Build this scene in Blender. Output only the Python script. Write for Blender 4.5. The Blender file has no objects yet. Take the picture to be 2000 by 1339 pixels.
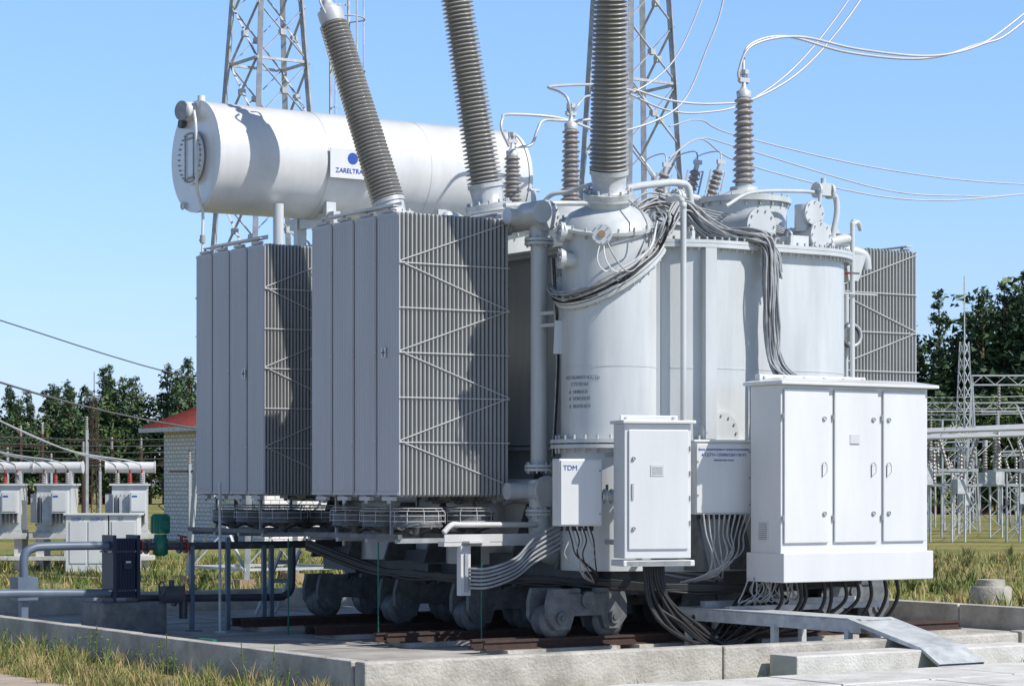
import bpy, math, random
from mathutils import Vector, Matrix
R = random.Random(7)
pi = math.pi
scene = bpy.context.scene

# ---------------------------------------------------------------- materials
def pmat(name, col, rough=0.5, metal=0.0, var=0.12, scale=3.0, bump=0.0, bscale=40.0, col2=None, spec=0.5, stretch=None, coat=0.0):
    m = bpy.data.materials.new(name); m.use_nodes = True
    nt = m.node_tree; N = nt.nodes; L = nt.links
    b = N['Principled BSDF']
    b.inputs['Roughness'].default_value = rough
    b.inputs['Metallic'].default_value = metal
    b.inputs['Specular IOR Level'].default_value = spec
    b.inputs['Coat Weight'].default_value = coat
    b.inputs['Coat Roughness'].default_value = 0.15
    tc = N.new('ShaderNodeTexCoord')
    mp = N.new('ShaderNodeMapping'); L.new(tc.outputs['Object'], mp.inputs['Vector'])
    if stretch: mp.inputs['Scale'].default_value = stretch
    n1 = N.new('ShaderNodeTexNoise'); n1.inputs['Scale'].default_value = scale
    n1.inputs['Detail'].default_value = 8; n1.inputs['Roughness'].default_value = 0.65
    L.new(mp.outputs[0], n1.inputs['Vector'])
    cr = N.new('ShaderNodeValToRGB')
    c2 = col2 if col2 else tuple(c*(1-var) for c in col)
    c1 = col if col2 else tuple(min(1, c*(1+var*0.6)) for c in col)
    cr.color_ramp.elements[0].position = 0.35; cr.color_ramp.elements[1].position = 0.65
    cr.color_ramp.elements[0].color = (*c2, 1); cr.color_ramp.elements[1].color = (*c1, 1)
    L.new(n1.outputs['Fac'], cr.inputs['Fac']); L.new(cr.outputs['Color'], b.inputs['Base Color'])
    if bump > 0:
        n2 = N.new('ShaderNodeTexNoise'); n2.inputs['Scale'].default_value = bscale; n2.inputs['Detail'].default_value = 4
        L.new(tc.outputs['Object'], n2.inputs['Vector'])
        bp = N.new('ShaderNodeBump'); bp.inputs['Strength'].default_value = bump; bp.inputs['Distance'].default_value = 0.02
        L.new(n2.outputs['Fac'], bp.inputs['Height']); L.new(bp.outputs[0], b.inputs['Normal'])
    return m

M = {}
M['paint'] = pmat('paint_light_grey', (0.55,0.575,0.58), 0.34, var=0.13, scale=1.8, bump=0.05, bscale=3, stretch=(1.8,1.8,0.25), coat=.3)
M['white'] = pmat('cabinet_white', (0.66,0.67,0.67), 0.35, var=0.06, scale=1.2, stretch=(2,2,.4), coat=.15)
M['cons'] = pmat('conservator_paint', (0.68,0.685,0.68), 0.28, var=0.10, scale=1.6, bump=0.06, bscale=2.5, stretch=(1.5,.5,.5), coat=.3)
M['rad'] = pmat('radiator_paint', (0.36,0.37,0.365), 0.45, var=0.06, scale=2.0)
M['radp'] = pmat('radiator_panel_paint', (0.45,0.455,0.48), 0.42, var=0.06, scale=2.0, stretch=(2,2,.3))
M['brace'] = pmat('brace_paint', (0.58,0.58,0.58), 0.5, var=0.1)
M['por'] = pmat('porcelain_grey', (0.34,0.325,0.30), 0.25, var=0.12, scale=4, coat=0.3)
M['por3'] = pmat('porcelain_brown_grey', (0.29,0.265,0.255), 0.28, var=0.12, scale=4, coat=0.2)
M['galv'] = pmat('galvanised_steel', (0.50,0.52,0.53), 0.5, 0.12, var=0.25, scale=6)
M['galvd'] = pmat('galvanised_dark', (0.34,0.36,0.38), 0.55, 0.12, var=0.25, scale=6)  # darker galvanised steel for fittings, frames and conduits
M['dark'] = pmat('dark_grey_steel', (0.10,0.105,0.11), 0.55, var=0.2)
M['bog'] = pmat('bogie_paint', (0.125,0.135,0.14), 0.6, var=0.4, scale=7)
M['black'] = pmat('black_rubber', (0.018,0.018,0.019), 0.5, var=0.3)
M['cable'] = pmat('grey_cable', (0.35,0.36,0.37), 0.45, var=0.3, scale=9)
M['wire'] = pmat('aluminium_wire', (0.54,0.55,0.56), 0.45, 0.2, var=0.1)
M['conc'] = pmat('concrete', (0.54,0.51,0.46), 0.9, scale=2.6, bump=0.6, bscale=35, col2=(0.30,0.28,0.25))
M['slab'] = pmat('concrete_slab', (0.48,0.455,0.42), 0.9, scale=1.1, bump=0.4, bscale=30, col2=(0.25,0.235,0.215))
M['pale'] = pmat('pale_concrete', (0.68,0.67,0.64), 0.85, scale=3, bump=0.4, bscale=40, col2=(0.48,0.46,0.43))
M['rust'] = pmat('rusty_steel', (0.075,0.04,0.03), 0.85, scale=12, bump=0.2, col2=(0.045,0.03,0.025))
M['red'] = pmat('red_paint', (0.33,0.045,0.03), 0.5)
M['green'] = pmat('green_paint', (0.01,0.15,0.10), 0.4)
M['navy'] = pmat('navy_paint', (0.015,0.025,0.06), 0.45)
M['bpipe'] = pmat('blue_grey_pipe', (0.12,0.16,0.22), 0.45, var=0.2)
M['dpipe'] = pmat('dark_grey_pipe', (0.07,0.075,0.09), 0.45, var=0.25)
M['blue'] = pmat('blue_print', (0.02,0.08,0.38), 0.5)
M['ink'] = pmat('black_print', (0.03,0.03,0.035), 0.6)
M['inkg'] = pmat('grey_print', (0.24,0.25,0.26), 0.6)
M['bark'] = pmat('pine_bark', (0.20,0.11,0.07), 0.9, scale=6, var=0.3)
M['n1'] = pmat('needles_dark', (0.040,0.078,0.036), 0.75, var=0.3, scale=0.6)
M['n2'] = pmat('needles_mid', (0.075,0.130,0.048), 0.75, var=0.3, scale=0.6)
M['n3'] = pmat('leaves_light', (0.12,0.18,0.05), 0.7, var=0.3, scale=0.6)
M['g1'] = pmat('grass_green', (0.11,0.17,0.03), 0.7, var=0.3, scale=1.5)
M['g2'] = pmat('grass_dry', (0.42,0.33,0.15), 0.8, var=0.3, scale=1.5)
M['g3'] = pmat('grass_mid', (0.22,0.23,0.07), 0.8, var=0.3, scale=1.5)
M['flower'] = pmat('yellow_flower', (0.6,0.42,0.03), 0.7)
M['sand'] = pmat('sandy_path', (0.46,0.38,0.30), 0.95, scale=5, bump=0.4, bscale=60, col2=(0.34,0.28,0.22))
M['roof'] = pmat('red_roof_tile', (0.26,0.045,0.035), 0.6, var=0.3, scale=8)
M['orange'] = pmat('sandstone_footing', (0.36,0.25,0.16), 0.9, var=.3)

def ground_mat():
    m = bpy.data.materials.new('meadow'); m.use_nodes = True
    nt = m.node_tree; N = nt.nodes; L = nt.links; b = N['Principled BSDF']
    b.inputs['Roughness'].default_value = 0.95; b.inputs['Specular IOR Level'].default_value = 0.1
    tc = N.new('ShaderNodeTexCoord')
    a = N.new('ShaderNodeTexNoise'); a.inputs['Scale'].default_value = 0.16; a.inputs['Detail'].default_value = 10; a.inputs['Roughness'].default_value = 0.7
    c = N.new('ShaderNodeTexNoise'); c.inputs['Scale'].default_value = 5; c.inputs['Detail'].default_value = 8
    L.new(tc.outputs['Object'], a.inputs['Vector']); L.new(tc.outputs['Object'], c.inputs['Vector'])
    r = N.new('ShaderNodeValToRGB'); e = r.color_ramp.elements
    e[0].position = 0.36; e[0].color = (0.12,0.18,0.035,1); e[1].position = 0.66; e[1].color = (0.40,0.30,0.15,1)
    x = e.new(0.5); x.color = (0.25,0.24,0.085,1)
    L.new(a.outputs['Fac'], r.inputs['Fac'])
    mx = N.new('ShaderNodeMix'); mx.data_type = 'RGBA'; mx.blend_type = 'MULTIPLY'; mx.inputs[0].default_value = 0.6
    r2 = N.new('ShaderNodeValToRGB'); r2.color_ramp.elements[0].position = 0.3; r2.color_ramp.elements[0].color = (0.4,0.4,0.4,1)
    r2.color_ramp.elements[1].position = 0.65; r2.color_ramp.elements[1].color = (1.1,1.1,1.1,1)
    L.new(c.outputs['Fac'], r2.inputs['Fac']); L.new(r.outputs['Color'], mx.inputs[6]); L.new(r2.outputs['Color'], mx.inputs[7])
    L.new(mx.outputs[2], b.inputs['Base Color'])
    bp = N.new('ShaderNodeBump'); bp.inputs['Strength'].default_value = 0.6; bp.inputs['Distance'].default_value = 0.1
    L.new(c.outputs['Fac'], bp.inputs['Height']); L.new(bp.outputs[0], b.inputs['Normal'])
    return m
M['meadow'] = ground_mat()

def brick_mat():
    m = bpy.data.materials.new('white_brick'); m.use_nodes = True
    nt = m.node_tree; N = nt.nodes; L = nt.links; b = N['Principled BSDF']; b.inputs['Roughness'].default_value = 0.9
    tc = N.new('ShaderNodeTexCoord'); sp = N.new('ShaderNodeSeparateXYZ'); L.new(tc.outputs['Object'], sp.inputs[0])
    ad = N.new('ShaderNodeMath'); L.new(sp.outputs[0], ad.inputs[0]); L.new(sp.outputs[1], ad.inputs[1])
    cb = N.new('ShaderNodeCombineXYZ'); L.new(ad.outputs[0], cb.inputs[0]); L.new(sp.outputs[2], cb.inputs[1])
    bt = N.new('ShaderNodeTexBrick'); L.new(cb.outputs[0], bt.inputs['Vector'])
    bt.inputs['Scale'].default_value = 1.0; bt.inputs['Brick Width'].default_value = 0.30; bt.inputs['Row Height'].default_value = 0.13
    bt.inputs['Mortar Size'].default_value = 0.014
    bt.inputs['Color1'].default_value = (0.78,0.76,0.73,1); bt.inputs['Color2'].default_value = (0.68,0.66,0.63,1); bt.inputs['Mortar'].default_value = (0.33,0.32,0.31,1)
    L.new(bt.outputs['Color'], b.inputs['Base Color'])
    return m
M['brick'] = brick_mat()

# ---------------------------------------------------------------- mesh builder
def frame(d):
    d = d.normalized()
    u = d.cross(Vector((0,0,1)))
    if u.length < 1e-4: u = Vector((1,0,0))
    u.normalize(); v = d.cross(u).normalized()
    return u, v

def spline(pts, sub=6):
    P = [Vector(p) for p in pts]
    if len(P) < 3 or sub <= 1: return P
    Q = [P[0]*2-P[1]] + P + [P[-1]*2-P[-2]]
    out = []
    for i in range(1, len(Q)-2):
        a,b,c,d = Q[i-1],Q[i],Q[i+1],Q[i+2]
        for k in range(sub):
            t = k/sub
            out.append(0.5*((2*b)+(c-a)*t+(2*a-5*b+4*c-d)*t*t+(3*b-a-3*c+d)*t**3))
    out.append(P[-1]); return out

class MB:
    def __init__(s): s.v=[]; s.f=[]; s.mi=[]; s.sm=[]; s.mats=[]
    def m(s, k):
        if k not in s.mats: s.mats.append(k)
        return s.mats.index(k)
    def add(s, vs, fs, k, smooth=False):
        o = len(s.v); i = s.m(k)
        s.v.extend([tuple(x) for x in vs])
        for f in fs:
            s.f.append(tuple(o+a for a in f)); s.mi.append(i); s.sm.append(smooth)
    def box(s, c, d, k, yaw=0.0, rot=None):
        c = Vector(c); h = Vector(d)/2
        vs = [Vector((x*h.x,y*h.y,z*h.z)) for x in(-1,1) for y in(-1,1) for z in(-1,1)]
        if rot is None and yaw: rot = Matrix.Rotation(yaw,3,'Z')
        if rot is not None: vs = [rot@v for v in vs]
        s.add([c+v for v in vs], [(0,1,3,2),(4,6,7,5),(0,4,5,1),(2,3,7,6),(0,2,6,4),(1,5,7,3)], k)
    def bx(s, x0,x1,y0,y1,z0,z1,k): s.box(((x0+x1)/2,(y0+y1)/2,(z0+z1)/2),(x1-x0,y1-y0,z1-z0),k)
    def rev(s, p, ax, prof, k, n=32, caps=True, smooth=True):
        p = Vector(p); ax = Vector(ax).normalized(); u,v = frame(ax)
        vs = []; 
        for t,r in prof:
            for i in range(n):
                a = 2*pi*i/n
                vs.append(p+ax*t+(u*math.cos(a)+v*math.sin(a))*r)
        fs = []
        for j in range(len(prof)-1):
            for i in range(n):
                i2 = (i+1)%n
                fs.append((j*n+i, j*n+i2, (j+1)*n+i2, (j+1)*n+i))
        s.add(vs, fs, k, smooth)
        if caps:
            L = len(prof)-1
            s.add(vs[:n], [tuple(range(n))][::1], k); s.add(vs[L*n:], [tuple(range(n))[::-1]], k)
    def cyl(s, a, b, r, k, r1=None, n=20, caps=True):
        a = Vector(a); b = Vector(b)
        s.rev(a, b-a, [(0,r),((b-a).length, r if r1 is None else r1)], k, n, caps)
    def loft(s, rings, k, smooth=True):
        n=len(rings[0]); vs=[p for r in rings for p in r]; fs=[]
        for j in range(len(rings)-1):
            for i in range(n): fs.append((j*n+i,j*n+(i+1)%n,(j+1)*n+(i+1)%n,(j+1)*n+i))
        s.add(vs,fs,k,smooth)
    def tube(s, pts, r, k, n=8, sub=6):
        P = spline(pts, sub)
        if len(P) == 2 : return s.cyl(P[0],P[1],r,k,n=n)
        vs=[]; fs=[]; up=None
        for i,p in enumerate(P):
            d = (P[min(i+1,len(P)-1)]-P[max(i-1,0)])
            if d.length < 1e-6: d = Vector((0,0,1))
            d.normalize()
            if up is None: u,v = frame(d)
            else:
                u = up - d*up.dot(d)
                if u.length<1e-4: u,v = frame(d)
                else: u.normalize(); v = d.cross(u)
            up = u
            for j in range(n):
                a = 2*pi*j/n; vs.append(p+(u*math.cos(a)+v*math.sin(a))*r)
        for i in range(len(P)-1):
            for j in range(n):
                j2=(j+1)%n; fs.append((i*n+j,i*n+j2,(i+1)*n+j2,(i+1)*n+j))
        s.add(vs,fs,k,True)
        s.add(vs[:n],[tuple(range(n))],k); s.add(vs[-n:],[tuple(range(n))[::-1]],k)
    def ring(s, c, ax, Rr, r, k, N=28, n=6):
        c=Vector(c); u,v=frame(Vector(ax))
        vs=[];fs=[]; axn=Vector(ax).normalized()
        for i in range(N):
            a=2*pi*i/N; e=u*math.cos(a)+v*math.sin(a)
            for j in range(n):
                b=2*pi*j/n; vs.append(c+e*(Rr+r*math.cos(b))+axn*(r*math.sin(b)))
        for i in range(N):
            for j in range(n):
                i2=(i+1)%N;j2=(j+1)%n; fs.append((i*n+j,i2*n+j,i2*n+j2,i*n+j2))
        s.add(vs,fs,k,True)
    def bar(s, a, b, w, k, h=None):
        a=Vector(a); b=Vector(b); d=b-a; u,v=frame(d); h=h or w
        vs=[p+u*x*w/2+v*y*h/2 for p in(a,b) for x,y in((-1,-1),(1,-1),(1,1),(-1,1))]
        s.add(vs,[(0,1,2,3),(7,6,5,4),(0,4,5,1),(1,5,6,2),(2,6,7,3),(3,7,4,0)],k)
    def lbar(s, a, b, w, k, side=(1,1)):
        a=Vector(a); b=Vector(b); d=b-a; u,v=frame(d); t=0.1*w
        u=u*side[0]; v=v*side[1]
        for (e,g) in ((u,v),(v,u)):
            vs=[p+e*x*w+g*y*t for p in(a,b) for x,y in((0,0),(1,0),(1,1),(0,1))]
            s.add(vs,[(0,1,2,3),(7,6,5,4),(0,4,5,1),(1,5,6,2),(2,6,7,3),(3,7,4,0)],k)
    def prism(s, out, z0, z1, k, smooth=True, cap=True):
        n=len(out); vs=[(x,y,z0) for x,y in out]+[(x,y,z1) for x,y in out]
        s.add(vs,[(i,(i+1)%n,n+(i+1)%n,n+i) for i in range(n)],k,smooth)
        if cap:
            s.add(vs[n:],[tuple(range(n))],k); s.add(vs[:n],[tuple(range(n))[::-1]],k)
    def flange(s, c, ax, r, t, k, nb=12, kb=None, n=32):
        c=Vector(c); ax=Vector(ax).normalized(); u,v=frame(ax)
        s.rev(c, ax, [(0,r),(t,r)], k, n)
        for i in range(nb):
            a=2*pi*i/nb; p=c+(u*math.cos(a)+v*math.sin(a))*r*0.85
            s.cyl(p-ax*0.0, p+ax*(t+0.02), r*0.06, kb or k, n=6)
    def obj(s, name, parent=None, bevel=0, loc=(0,0,0), yaw=0):
        me=bpy.data.meshes.new(name); me.from_pydata(s.v,[],s.f)
        for k in s.mats: me.materials.append(M[k])
        me.polygons.foreach_set('material_index', s.mi); me.polygons.foreach_set('use_smooth', s.sm)
        me.update()
        o=bpy.data.objects.new(name,me); scene.collection.objects.link(o)
        o.location=loc; o.rotation_euler=(0,0,yaw)
        if parent: setp(o,parent)
        if bevel:
            b=o.modifiers.new('bevel','BEVEL'); b.width=bevel; b.segments=2; b.limit_method='ANGLE'; b.angle_limit=math.radians(50)
        return o
def setp(o,parent):
    o.parent=parent
    o.matrix_parent_inverse = (Matrix.Translation(parent.location) @ parent.rotation_euler.to_matrix().to_4x4()).inverted()
def empty(name, loc):
    e=bpy.data.objects.new(name,None); e.location=loc; e.empty_display_size=0.3
    scene.collection.objects.link(e); return e
def text(name, body, loc, size, k, parent, yaw=0.0, align='LEFT', rx=pi/2, ext=0.001):
    c=bpy.data.curves.new(name,'FONT'); c.body=body; c.size=size; c.extrude=ext; c.align_x=align
    c.materials.append(M[k]); o=bpy.data.objects.new(name,c); scene.collection.objects.link(o)
    o.location=loc; o.rotation_euler=(rx,0,yaw); setp(o,parent); return o

# ================================================================= TRANSFORMER
T = empty('power_transformer',(16.3,23.0,0))

def outline(off=0.0, seg=14):
    pts=[]
    for (cx,cy,r,a0) in ((15.74,20.76,1.1,180),(17.01,20.56,0.9,270),(17.01,26.0,0.9,0),(15.74,25.8,1.1,90)):
        for i in range(seg+1):
            a=math.radians(a0+90*i/seg); pts.append((cx+(r+off)*math.cos(a),cy+(r+off)*math.sin(a)))
    return pts
ZT=4.27
b=MB()
b.prism(outline(0),0.80,ZT,'paint')
b.prism(outline(0.10),ZT,ZT+0.035,'paint'); b.prism(outline(0.10),ZT-0.045,ZT-0.004,'paint')
b.prism(outline(0.11),2.10,2.14,'paint'); b.prism(outline(0.11),2.155,2.195,'paint')
b.prism(outline(0.004),2.95,2.962,'paint'); 
b.prism(outline(-0.05),0.62,0.80,'dark')
ol=outline(0.06,20)
for i in range(len(ol)):
    x,y=ol[i]; 
    b.cyl((x,y,ZT-0.08),(x,y,ZT+0.07),0.014,'galv',n=6); b.cyl((x,y,2.05),(x,y,2.24),0.016,'galv',n=6)
x0,x1=15.74,17.01
for i in range(1,12):
    x=x0+(x1-x0)*i/12; b.cyl((x,19.6,ZT-0.08),(x,19.6,ZT+0.07),0.014,'galv',n=6)
def onwall(ang, r=1.1, c=(15.74,20.76), off=0.0):
    a=math.radians(ang); return (c[0]+(r+off)*math.cos(a), c[1]+(r+off)*math.sin(a))
for ang,z0,z1 in ((228,2.2,ZT-.05),(258,2.2,ZT-.05)):
    x,y=onwall(ang,off=0.04); b.box((x,y,(z0+z1)/2),(0.13,0.13,z1-z0),'paint',yaw=math.radians(ang+90))
for y in (22.6,23.8,25.0): b.box((14.60,y,3.2),(0.14,0.13,2.0),'paint')
for y in (22.0,24.0,25.6): b.box((17.95,y,3.2),(0.14,0.13,2.0),'paint')
x,y=onwall(243,off=0.12)
b.tube([(x,y,2.1),(x,y,2.3),(x,y,4.5),(x,y,4.62),(x+.05,y+.12,4.74),(x+.1,y+.4,4.76)],0.033,'paint',n=12,sub=5)
for y in (20.3,21.9,23.5,25.2): b.bx(14.3,18.2,y-.13,y+.13,0.55,0.80,'dark')
for xx in (14.6,16.3,17.9): b.bx(xx-.12,xx+.12,20.0,26.2,0.66,0.95,'dark')
for i in range(7):
    y=20.6+i*0.9; b.add([(14.64,y,0.82),(14.64,y,2.05),(14.2,y,0.82),(14.64,y+.04,0.82),(14.64,y+.04,2.05),(14.2,y+.04,0.82)],[(0,1,2),(3,5,4),(0,2,5,3),(1,4,5,2)],'bog')
for i in range(5):
    xx=15.2+i*0.6; b.add([(xx,19.68,0.82),(xx,19.68,2.05),(xx,19.3,0.82),(xx+.04,19.68,0.82),(xx+.04,19.68,2.05),(xx+.04,19.3,0.82)],[(0,2,1),(3,4,5),(0,3,5,2),(1,2,5,4)],'bog')
b.flange((16.33,19.80,4.52),(0,-1,0),0.20,0.03,'paint',10,'galv'); b.cyl((16.33,20.5,4.52),(16.33,19.80,4.52),0.16,'paint')
x,y=onwall(262,off=-.02); b.flange((x+.05,y,2.27),(-0.1,-1,0),0.22,0.1,'paint',12,'galv')
b.flange((17.35,20.0,4.50),(0,-1,0),0.15,0.03,'paint',8,'galv'); b.cyl((17.35,20.6,4.5),(17.35,20.0,4.5),0.12,'paint')
b.rev((17.0,20.9,ZT+.03),(0,0,1),[(0,.56),(0.06,.56)],'paint',48); b.rev((17.0,20.9,ZT+.03),(0,0,1),[(0.06,.49),(.60,.49)],'paint',48,False)
b.rev((17.0,20.9,ZT+.03),(0,0,1),[(.60,.54),(.66,.54)],'paint',48); b.rev((17.0,20.9,ZT+.03),(0,0,1),[(.661,.42),(.70,.3),(.76,.16),(.80,.16)],'paint',48)
for i in range(20):
    a=2*pi*i/20; b.cyl((17+.51*math.cos(a),20.9+.51*math.sin(a),ZT+.58),(17+.51*math.cos(a),20.9+.51*math.sin(a),ZT+.72),0.012,'galv',n=6)
for (xx,yy) in ((16.8,24.05),(17.05,25.75)):
    b.rev((xx,yy,ZT),(0,0,1),[(0,.5),(.6,.5)],'paint',40,False); b.rev((xx,yy,ZT),(0,0,1),[(.6,.55),(.68,.55)],'paint',40); b.rev((xx,yy,ZT),(0,0,1),[(.68,.5),(.9,.2)],'paint',40)
b.box((15.95,22.3,ZT+.22),(1.2,1.3,.4),'paint'); b.box((17.35,22.4,ZT+.16),(.6,1.0,.3),'paint')
b.bx(16.9,17.15,19.95,20.2,ZT+.04,ZT+.2,'paint')
b.cyl((17.55,20.7,ZT),(17.55,20.7,ZT+.32),0.17,'paint'); b.flange((17.55,20.7,ZT+.32),(0,0,1),.2,.03,'paint',8,'galv')
b.cyl((16.2,20.35,ZT),(16.2,20.35,ZT+.22),0.2,'paint'); b.flange((16.2,20.35,ZT+.22),(0,0,1),.23,.03,'paint',10,'galv')
b.cyl((15.75,20.9,ZT),(15.75,20.9,ZT+.3),0.3,'paint',n=32); b.flange((15.75,20.9,ZT+.3),(0,0,1),.35,.03,'paint',14,'galv')
for (xx,yy) in ((15.5,19.95),(16.7,19.75),(17.6,20.1)):
    b.bx(xx-.02,xx+.02,yy-.05,yy+.05,ZT+.03,ZT+.16,'paint'); b.ring((xx,yy,ZT+.17),(1,0,0),.04,.014,'paint',14,6)
b.obj('tank',T)

# ---- inclined 220 kV bushings with turrets
def sheds(n,L,rc0,rc1,ro0,ro1,alt=0.0):
    pr=[];p=L/n
    for i in range(n):
        f=i/n; rc=rc0+(rc1-rc0)*f; ro=ro0+(ro1-ro0)*f
        if alt and i%2: ro-=alt
        t=i*p
        pr+=[(t,rc),(t+.16*p,rc+.01),(t+.30*p,ro-.006),(t+.42*p,ro),(t+.54*p,ro-.004),(t+.85*p,rc+.012)]
    pr.append((L,rc1)); return pr
rv=Vector((.834,-.552,0)); dv=Vector((.552,.834,0))
PR=.52
def big_bushing(base, ty, name, C):
    q=MB(); ax=Vector((-0.186,ty,1)).normalized(); B=Vector(base); C=Vector(C)
    q.rev(B,ax,[(-.02,.27),(.03,.27)],'galv',40); q.rev(B,ax,[(.031,.20),(.05,.17),(.22,.19)],'galv',40,False); q.rev(B,ax,[(.22,.205),(.27,.205)],'galv',40)
    u,v=frame(ax)
    for i in range(12):
        a=2*pi*i/12; p=B+(u*math.cos(a)+v*math.sin(a))*.235; q.cyl(p-ax*.05,p+ax*.07,.014,'galv',n=6)
    Lp=2.36
    q.rev(B+ax*.27,ax,sheds(50,Lp,.150,.125,.210,.183),'por',48,False)
    e=B+ax*(.27+Lp)
    q.rev(e,ax,[(0,.15),(.06,.16),(.16,.16)],'wire',32); q.rev(e,ax,[(.161,.12),(.22,.11),(.25,.07),(.33,.065),(.34,.09),(.38,.09),(.40,.04),(.6,.035)],'wire',32)
    for s in(-1,1): q.tube([e+ax*.1+u*s*.15,e+ax*.25+u*s*.2,e+ax*.3+u*s*.1],.015,'wire')
    q.box(e+ax*.5,(.16,.05,.06),'wire'); q.box(e+ax*.58,(.06,.14,.05),'wire')
    q.tube([e+ax*.55,e+ax*.7+Vector((-.05,.1,0)),e+ax*1.0+Vector((.1,.5,.3)),e+ax*1.3+Vector((.5,1.5,1.0))],.02,'wire')
    q.obj(name,T)
    t=MB()
    nrm=Vector((-.56,-.10,.80)).normalized()
    t.rev(B,ax,[(-.14,.22),(-.03,.22)],'paint',40,False); t.rev(B,ax,[(-.05,.27),(-.021,.27)],'paint',40)
    t.rev(B,ax,[(-.30,.47),(-.22,.42),(-.16,.30),(-.12,.22)],'paint',48,False); t.rev(B,ax,[(-.335,.53),(-.30,.53)],'paint',48)
    for i in range(18):
        a=2*pi*i/18; p=B-ax*.38+(u*math.cos(a)+v*math.sin(a))*.505; t.cyl(p,p+ax*.12,.012,'galv',n=6)
    NN=56
    def ell(r,off):
        o=[]
        for i in range(NN):
            a=2*pi*i/NN; dx,dy=r*math.cos(a),r*math.sin(a)
            o.append(Vector((C.x+dx,C.y+dy,C.z-(nrm.x*dx+nrm.y*dy)/nrm.z))+nrm*off)
        return o
    low=[Vector((p.x,p.y,.82)) for p in ell(PR,0)]
    t.loft([low,ell(PR,0)],'paint')
    for (o0,o1) in ((-.045,-.006),(.006,.045)):
        A_,B_=ell(PR+.085,o0),ell(PR+.085,o1); t.loft([A_,B_],'paint',False); t.add(B_,[tuple(range(NN))],'paint'); t.add(A_,[tuple(range(NN))[::-1]],'paint')
    for i in range(0,NN,2):
        p=ell(PR+.05,0)[i]; t.cyl(p-nrm*.08,p+nrm*.085,.013,'galv',n=6)
    top=[]; bc=B-ax*.334
    for i in range(NN):
        a=2*pi*i/NN; d=Vector((math.cos(a),math.sin(a),0)); d=(d-ax*d.dot(ax)).normalized(); top.append(bc+d*.475)
    t.loft([ell(PR-.02,.045),top],'paint')
    for z in (2.10,2.155):
        t.rev((C.x,C.y,z),(0,0,1),[(0,PR+.11),(.04,PR+.11)],'paint',48)
    t.rev((C.x,C.y,2.95),(0,0,1),[(0,PR+.004),(.012,PR+.004)],'paint',48,False)
    for i in range(26):
        a=2*pi*i/26; t.cyl((C.x+.57*math.cos(a),C.y+.57*math.sin(a),2.05),(C.x+.57*math.cos(a),C.y+.57*math.sin(a),2.24),.016,'galv',n=6)
    for (rr,dd,dz,dr) in ((-.40,-.12,-.42,(-1,-.25,.1)),(-.40,-.14,-.70,(-1,-.25,.1)),(-.08,-.44,-.48,(-.1,-1,.05))):
        c=B+rv*rr+dv*dd+Vector((0,0,dz)); d=(rv*dr[0]+dv*dr[1]+Vector((0,0,dr[2]))).normalized()
        t.cyl(c-d*.2,c+d*.08,.078,'paint'); t.flange(c+d*.08,d,.105,.05,'paint',8,'galv'); t.rev(c+d*.11,d,[(0,.042),(.035,.036)],'orange' if dd<-.3 else 'galvd',16)
    for a in (0.6,2.6,4.4):
        p=B-ax*.3+(u*math.cos(a)+v*math.sin(a))*.56; t.ring(p,u,.035,.012,'paint',14,6)
    t.obj(name+'_turret',T)
    return B,ax,C,nrm,ell
fb=big_bushing((14.54,20.12,4.77),-.28,'high_voltage_bushing_front',(14.66,20.27,4.02))
big_bushing((14.68,22.66,4.90),0.0,'high_voltage_bushing_middle',(14.78,22.76,4.10))
big_bushing((14.75,24.90,4.95),.28,'high_voltage_bushing_rear',(14.86,24.86,4.15))

# ---- 110 kV bushings
def mid_bushing(x,y,z,L,name):
    q=MB()
    q.rev((x,y,z),(0,0,1),[(0,.15),(.05,.15)],'galv',24); q.rev((x,y,z),(0,0,1),[(.051,.09),(.12,.10)],'galv',24)
    q.rev((x,y,z+.12),(0,0,1),sheds(15,L,.088,.068,.135,.11,.015),'por3',32,False)
    q.rev((x,y,z+.12+L),(0,0,1),[(0,.08),(.07,.085),(.09,.05),(.13,.025),(.26,.022)],'wire',20)
    zz=z+.12+L+.2
    q.box((x,y,zz),(.14,.05,.05),'wire'); q.box((x,y,zz+.09),(.05,.12,.05),'wire')
    for s in (-1,1): q.cyl((x+s*.05,y,zz-.04),(x+s*.05,y,zz+.12),.012,'galvd',n=6)
    q.obj(name,T)
mid_bushing(17.0,20.9,5.02,.98,'medium_voltage_bushing_front')
mid_bushing(16.8,24.05,5.12,.90,'medium_voltage_bushing_middle')
mid_bushing(17.05,25.75,5.10,.80,'medium_voltage_bushing_rear')

q=MB()
for (x,y,z,d) in ((16.30,21.6,4.94,(.22,-.1,1)),(16.62,21.45,4.98,(.25,-.1,1)),(17.10,21.65,5.05,(.3,-.1,1))):
    ax=Vector(d).normalized(); p=Vector((x,y,z))
    q.cyl(p-ax*.45,p,.075,'paint'); q.rev(p,ax,[(-.03,.11),(0,.11)],'galv',20); q.rev(p,ax,sheds(6,.36,.04,.035,.075,.065),'por3',20,False)
    q.cyl(p+ax*.36,p+ax*.44,.03,'wire',n=10); q.box(p+ax*.46,(.11,.03,.05),'wire')
    for s in(-1,1): q.bar(p+Vector((s*.10,0,-.1)),p+ax*.36+Vector((s*.11,0,0)),.018,'galv')
    for k in range(4): q.bar(p+Vector((-.10,0,0))+ax*.09*k,p+Vector((.10,0,0))+ax*.09*(k+1),.012,'galv')
    q.tube([p+ax*.47,p+ax*.62+Vector((.06,.2,.0)),p+Vector((.5,.9,.62)),p+Vector((2.2,3.0,.75))],.009,'wire')
q.obj('tertiary_bushings',T)

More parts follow.
